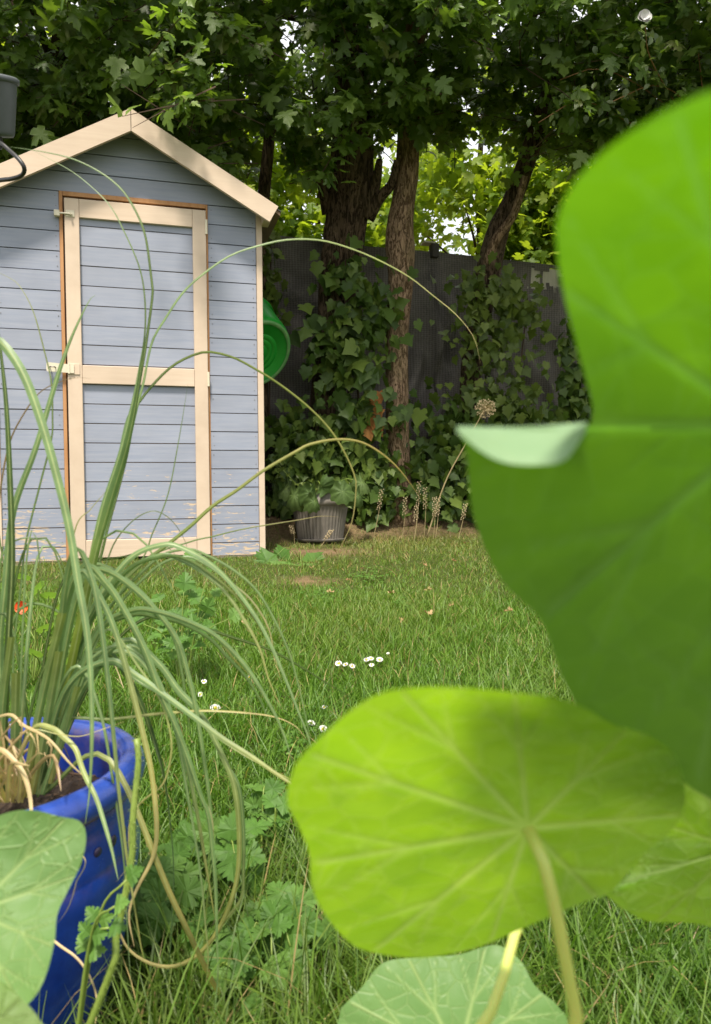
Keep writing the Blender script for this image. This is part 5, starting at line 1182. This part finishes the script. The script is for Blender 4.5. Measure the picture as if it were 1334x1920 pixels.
weed((560, 1050), 'low broad-leaved weed at the right foot of the shed', [(520, 1040, -.05, 0, 1.4), (545, 1030, .0, 0, 1.5), (575, 1035, -.02, 0, 1.3), (540, 1052, -.1, 0, 1.4), (565, 1055, -.12, 0, 1.2)], .075)
# bristly stem against the pot
bs = G(200, 1960); bs = np.array([-.30, .655, 0.0]); bs[2] = gz(bs[0], bs[1])
hs = empty('bristly_stem', bs); tag(hs, 'bristly green weed stem leaning up against the blue pot', 'weed')
P = spline([bs, at(205, 1830, .645), at(218, 1760, .65), at(246, 1620, .66), at(250, 1530, .665), at(260, 1430, .675), at(256, 1385, .68)], 60)
l = MB(); l.add(*tube(P, np.linspace(.0040, .0028, 60), 8)); l.build('stem', M['stalk'], hs, True)
l = MB()
for i in range(900):
    q = P[random.randrange(60)]; d = unit(rng.normal(0, 1, 3)); l.add(*tube([q + d * .002, q + d * .0055], [.0003, .00015], 3, False))
tag(l.build('bristles', M['stalk'], hs), kind='stuff')
for (px, py, yy) in [(215, 1700, .62), (238, 1650, .64), (205, 1740, .63)]:
    pinnate(P[16], at(px, py, yy), (0, -.8, .5), 1, .013, hs)

# ------------------------------------------------------------------ daisies and fallen leaves
dp = lathe([(.0003, .0026), (.0032, .002), (.0042, -.0004)], 10)
for (px, py, lab, sc) in [(635, 1244, 'leftmost white daisy of the row in mid lawn', 1), (648, 1246, 'small white daisy second from left in the row', .8), (661, 1249, 'white daisy third from left in the row', .9), (688, 1237, 'white daisy upper left in the tight trio', .9), (696, 1235, 'white daisy at the top of the tight trio', .9), (697, 1247, 'lowest white daisy under the tight trio', .8), (712, 1237, 'biggest white daisy at the right of the trio', 1.05),
        (728, 1225, 'tiny closed daisy up right of the trio', .5), (404, 1328, 'fluffy white daisy by the fallen yellow blade', 1.3), (383, 1278, 'small pinkish daisy left above the yellow blade', .75), (376, 1302, 'small pinkish daisy closest to the arching blades', .75), (608, 1326, 'small daisy up left of the centre leaf', .75), (584, 1356, 'white daisy between two blade tips', .9), (606, 1367, 'white daisy touching the centre leaf edge', 1.0), (468, 1270, 'small daisy hidden behind an arching blade', .7)]:
    g = G(px, py + 18); P = at(px, py, g[1]); t = empty('daisy', g); tag(t, lab, 'daisy', 'daisies in the lawn')
    l = MB(); l.add(*tube([g - np.array([0, 0, .01]), P], .0009, 5)); l.build('stem', M['stalk'], t, True)
    tilt = Euler((random.uniform(.3, .7), random.uniform(-.3, .3), 0)).to_matrix(); tm = np.array(tilt)
    l = MB()
    for i in range(17):
        a = i * 2 * math.pi / 17; d = np.array([math.cos(a), math.sin(a), 0]); s = np.array([-d[1], d[0], 0])
        pts = [d * .003 - s * .0008, d * .003 + s * .0008, d * .0085 + s * .0017 + [0, 0, .0012], d * .0108 + [0, 0, .001], d * .0085 - s * .0017 + [0, 0, .0012]]
        l.add([P + tm @ (np.array(q) * sc) for q in pts], [(0, 1, 2, 3, 4)])
    l.build('petals', M['petal'], t)
    l = MB(); l.add([P + tm @ (np.array(v) * sc) for v in dp[0]], dp[1]); l.build('eye', M['yolk'], t, True)
where = {0: 'near the bare soil by the planter', 1: 'in the middle of the lawn', 2: 'on the right of the lawn', 3: 'close to the shed foot'}
for i, (px, py, s, lab) in enumerate([(800, 1166, .05, 'curled tan leaf lying mid lawn, biggest of all'), (757, 1178, .034, 'small pale leaf left of the biggest curled leaf'), (850, 1150, .04, 'orange-brown leaf right of the biggest curled leaf'), (737, 1126, .038, 'tan fallen leaf above mid lawn'), (808, 1120, .036, 'yellow fallen leaf upper right of mid lawn'), (840, 1130, .03, 'small orange leaf beside the yellow one'), (614, 1124, .036, 'pale fallen leaf left of mid lawn'), (583, 1078, .04, 'curled brown leaf on the bare patch left'), (678, 1078, .026, 'little tan leaf below the planter'), (795, 1070, .028, 'light tan leaf near the right lawn edge'), (848, 1062, .03, 'pale leaf by the dark foreground leaf'), (628, 1044, .036, 'curled straw leaf below the planter saucer'), (650, 1100, .024, 'tiny tan leaf on short grass'), (960, 1160, .036, 'grey-tan leaf at the right lawn edge'), (409, 1572, .018, 'yellow petal-like leaf above a weed'), (700, 1040, .026, 'brown crumb of leaf behind the lawn edge'), (870, 1028, .03, 'cream leaf below the lone seed stalk'), (455, 1180, .03, 'brown leaf seen between arching blades')]):
    P = G(px, py) + np.array([0, 0, .028]); TV, TF = MAPLE[i % 3]; R = bases(np.array([[random.gauss(0, 1), random.gauss(0, 1), random.gauss(0, .3)]]), np.array([[random.gauss(0, .5), -.4, 1.0]]))[0]
    me = MB(); W = np.array(TV); W[:, 2] += 1.5 * W[:, 0] ** 2 + .7 * (W[:, 1] - .4) ** 2 + rng.normal(0, .06, len(W)); W[:, 0] *= .6
    me.add([R @ (v * s * .85) for v in W], TF); ob = link('fallen_leaf', me.mesh('fallen_leaf', True), M['dead']); ob.location = tuple(P); tag(ob, lab, 'fallen leaf', 'fallen leaves on the lawn')

# ------------------------------------------------------------------ lawn grass
def lawn_blades(n, smin, smax, segs, wmul, name, extra=None):
    """n blades between distances smin..smax from the camera, denser towards it"""
    yv = rng.uniform(smin, smax, n * 2); half = 0.50 * yv * 1.12 + 0.25; xv = rng.uniform(-1, 1, n * 2) * (0.5 * smax * 1.12 + .25)
    k = np.abs(xv) < half; xv, yv = xv[k][:n], yv[k][:n]
    d = np.stack([xv, yv, np.zeros(len(xv))], 1) - np.array([-1.6918, 3.5493, 0])
    u = d[:, 0] * math.cos(TH) + d[:, 1] * math.sin(TH); v = -d[:, 0] * math.sin(TH) + d[:, 1] * math.cos(TH)
    ok = ~((u > -.01) & (u < SW + .01) & (v > -.002) & (v < SD)); ok &= np.hypot(xv - PC[0], yv - PC[1]) > .13
    ok &= np.hypot(xv - pc[0], yv - pc[1]) > R0 * 1.1
    s = yv - .28 * xv
    bare = bareness(xv, yv)
    bare = bare + .12 * (np.sin(xv * 7 + 2) * np.sin(yv * 6 + 1) > .6)
    ok &= rng.random(len(xv)) > bare
    xv, yv, s, bare = xv[ok], yv[ok], s[ok], bare[ok]; n = len(xv)
    zv = gz(xv, yv) - .004
    patch = np.sin(xv * 2.3 + 1.0) + np.sin(yv * 3.1 + xv) + np.sin(xv * 5.7 - yv * 4.3)
    clump = np.sin(xv * 31 + 3 * np.sin(yv * 23)) * np.sin(yv * 29 + 2 * np.sin(xv * 19))
    L = rng.gamma(6, 1 / 6, n) * np.interp(yv, [.7, 1.3, 2.2, 3.3, 4.3], [.078, .062, .042, .030, .026]) * (1 + .12 * patch) * (1 + .25 * clump) * (1 - .4 * np.clip(bare, 0, 1))
    w = rng.uniform(.0016, .0032, n) * wmul
    az = rng.uniform(0, 2 * np.pi, n) + .6 * np.sin(xv * 13) ; lean = np.abs(rng.normal(.45, .35, n)); bend = rng.uniform(.2, 1.3, n)
    h = np.stack([np.cos(az), np.sin(az), 0 * az], 1); sd_ = np.stack([-np.sin(az), np.cos(az), 0 * az], 1)
    rot = rng.uniform(-1, 1, n); sd_ = sd_ * np.cos(rot)[:, None] + h * np.sin(rot)[:, None]
    base = np.stack([xv, yv, zv], 1); rows = []; p = base.copy()
    for j in range(segs + 1):
        t = j / segs
        if j < segs:
            ww = (w * (1 - .55 * t ** 1.5) / 2)[:, None]; rows += [p - sd_ * ww, p + sd_ * ww]
        else: rows.append(p)
        a = lean + bend * (t + .5 / segs); p = p + (h * np.sin(a)[:, None] + np.array([0, 0, 1.0]) * np.cos(a)[:, None]) * (L / segs)[:, None]
    V = np.stack(rows, 1); nv = 2 * segs + 1
    tri = []
    for j in range(segs - 1): q = 2 * j; tri += [(q, q + 1, q + 3), (q, q + 3, q + 2)]
    tri.append((2 * segs - 2, 2 * segs - 1, 2 * segs)); tri = np.array(tri)
    Fq = (tri[None] + (np.arange(n) * nv)[:, None, None]).reshape(-1, 3)
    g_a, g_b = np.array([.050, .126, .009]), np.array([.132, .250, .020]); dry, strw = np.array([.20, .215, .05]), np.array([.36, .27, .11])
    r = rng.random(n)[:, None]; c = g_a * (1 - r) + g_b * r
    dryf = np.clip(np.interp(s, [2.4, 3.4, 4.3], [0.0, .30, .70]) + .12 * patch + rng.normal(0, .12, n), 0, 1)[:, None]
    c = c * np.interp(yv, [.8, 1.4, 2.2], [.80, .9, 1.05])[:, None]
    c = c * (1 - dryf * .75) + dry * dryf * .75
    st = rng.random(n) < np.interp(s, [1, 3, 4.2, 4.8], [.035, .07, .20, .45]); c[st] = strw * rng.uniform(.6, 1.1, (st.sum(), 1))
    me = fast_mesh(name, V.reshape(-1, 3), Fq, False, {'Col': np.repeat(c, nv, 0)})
    return n, me
clp, cln, cls = [], [], []
for (px, py, rx, ry, n) in [(605, 1125, 45, 18, 70), (690, 1085, 40, 14, 50), (1270, 1830, 60, 50, 45), (560, 1400, 40, 60, 40), (760, 1140, 40, 14, 40), (330, 1240, 60, 40, 50), (520, 1230, 60, 30, 40)]:
    for _ in range(n):
        g = G(px + random.gauss(0, rx * .5), py + random.gauss(0, ry * .5)); g[2] += random.uniform(.012, .03); a0 = random.random() * 6
        for j in range(3):
            clp.append(g); cln.append((math.cos(a0 + j * 2.09), math.sin(a0 + j * 2.09), .15)); cls.append(random.uniform(.008, .013))
clo = merged('clover', OVAL, np.array(clp), bases(np.array(cln), np.tile([0, -.3, 1.0], (len(clp), 1)) + rng.normal(0, .2, (len(clp), 3))), np.array(cls), M['weed'], None)
tag(clo, 'tiny clover leaves scattered in patches through the lawn', 'clover', kind='stuff')
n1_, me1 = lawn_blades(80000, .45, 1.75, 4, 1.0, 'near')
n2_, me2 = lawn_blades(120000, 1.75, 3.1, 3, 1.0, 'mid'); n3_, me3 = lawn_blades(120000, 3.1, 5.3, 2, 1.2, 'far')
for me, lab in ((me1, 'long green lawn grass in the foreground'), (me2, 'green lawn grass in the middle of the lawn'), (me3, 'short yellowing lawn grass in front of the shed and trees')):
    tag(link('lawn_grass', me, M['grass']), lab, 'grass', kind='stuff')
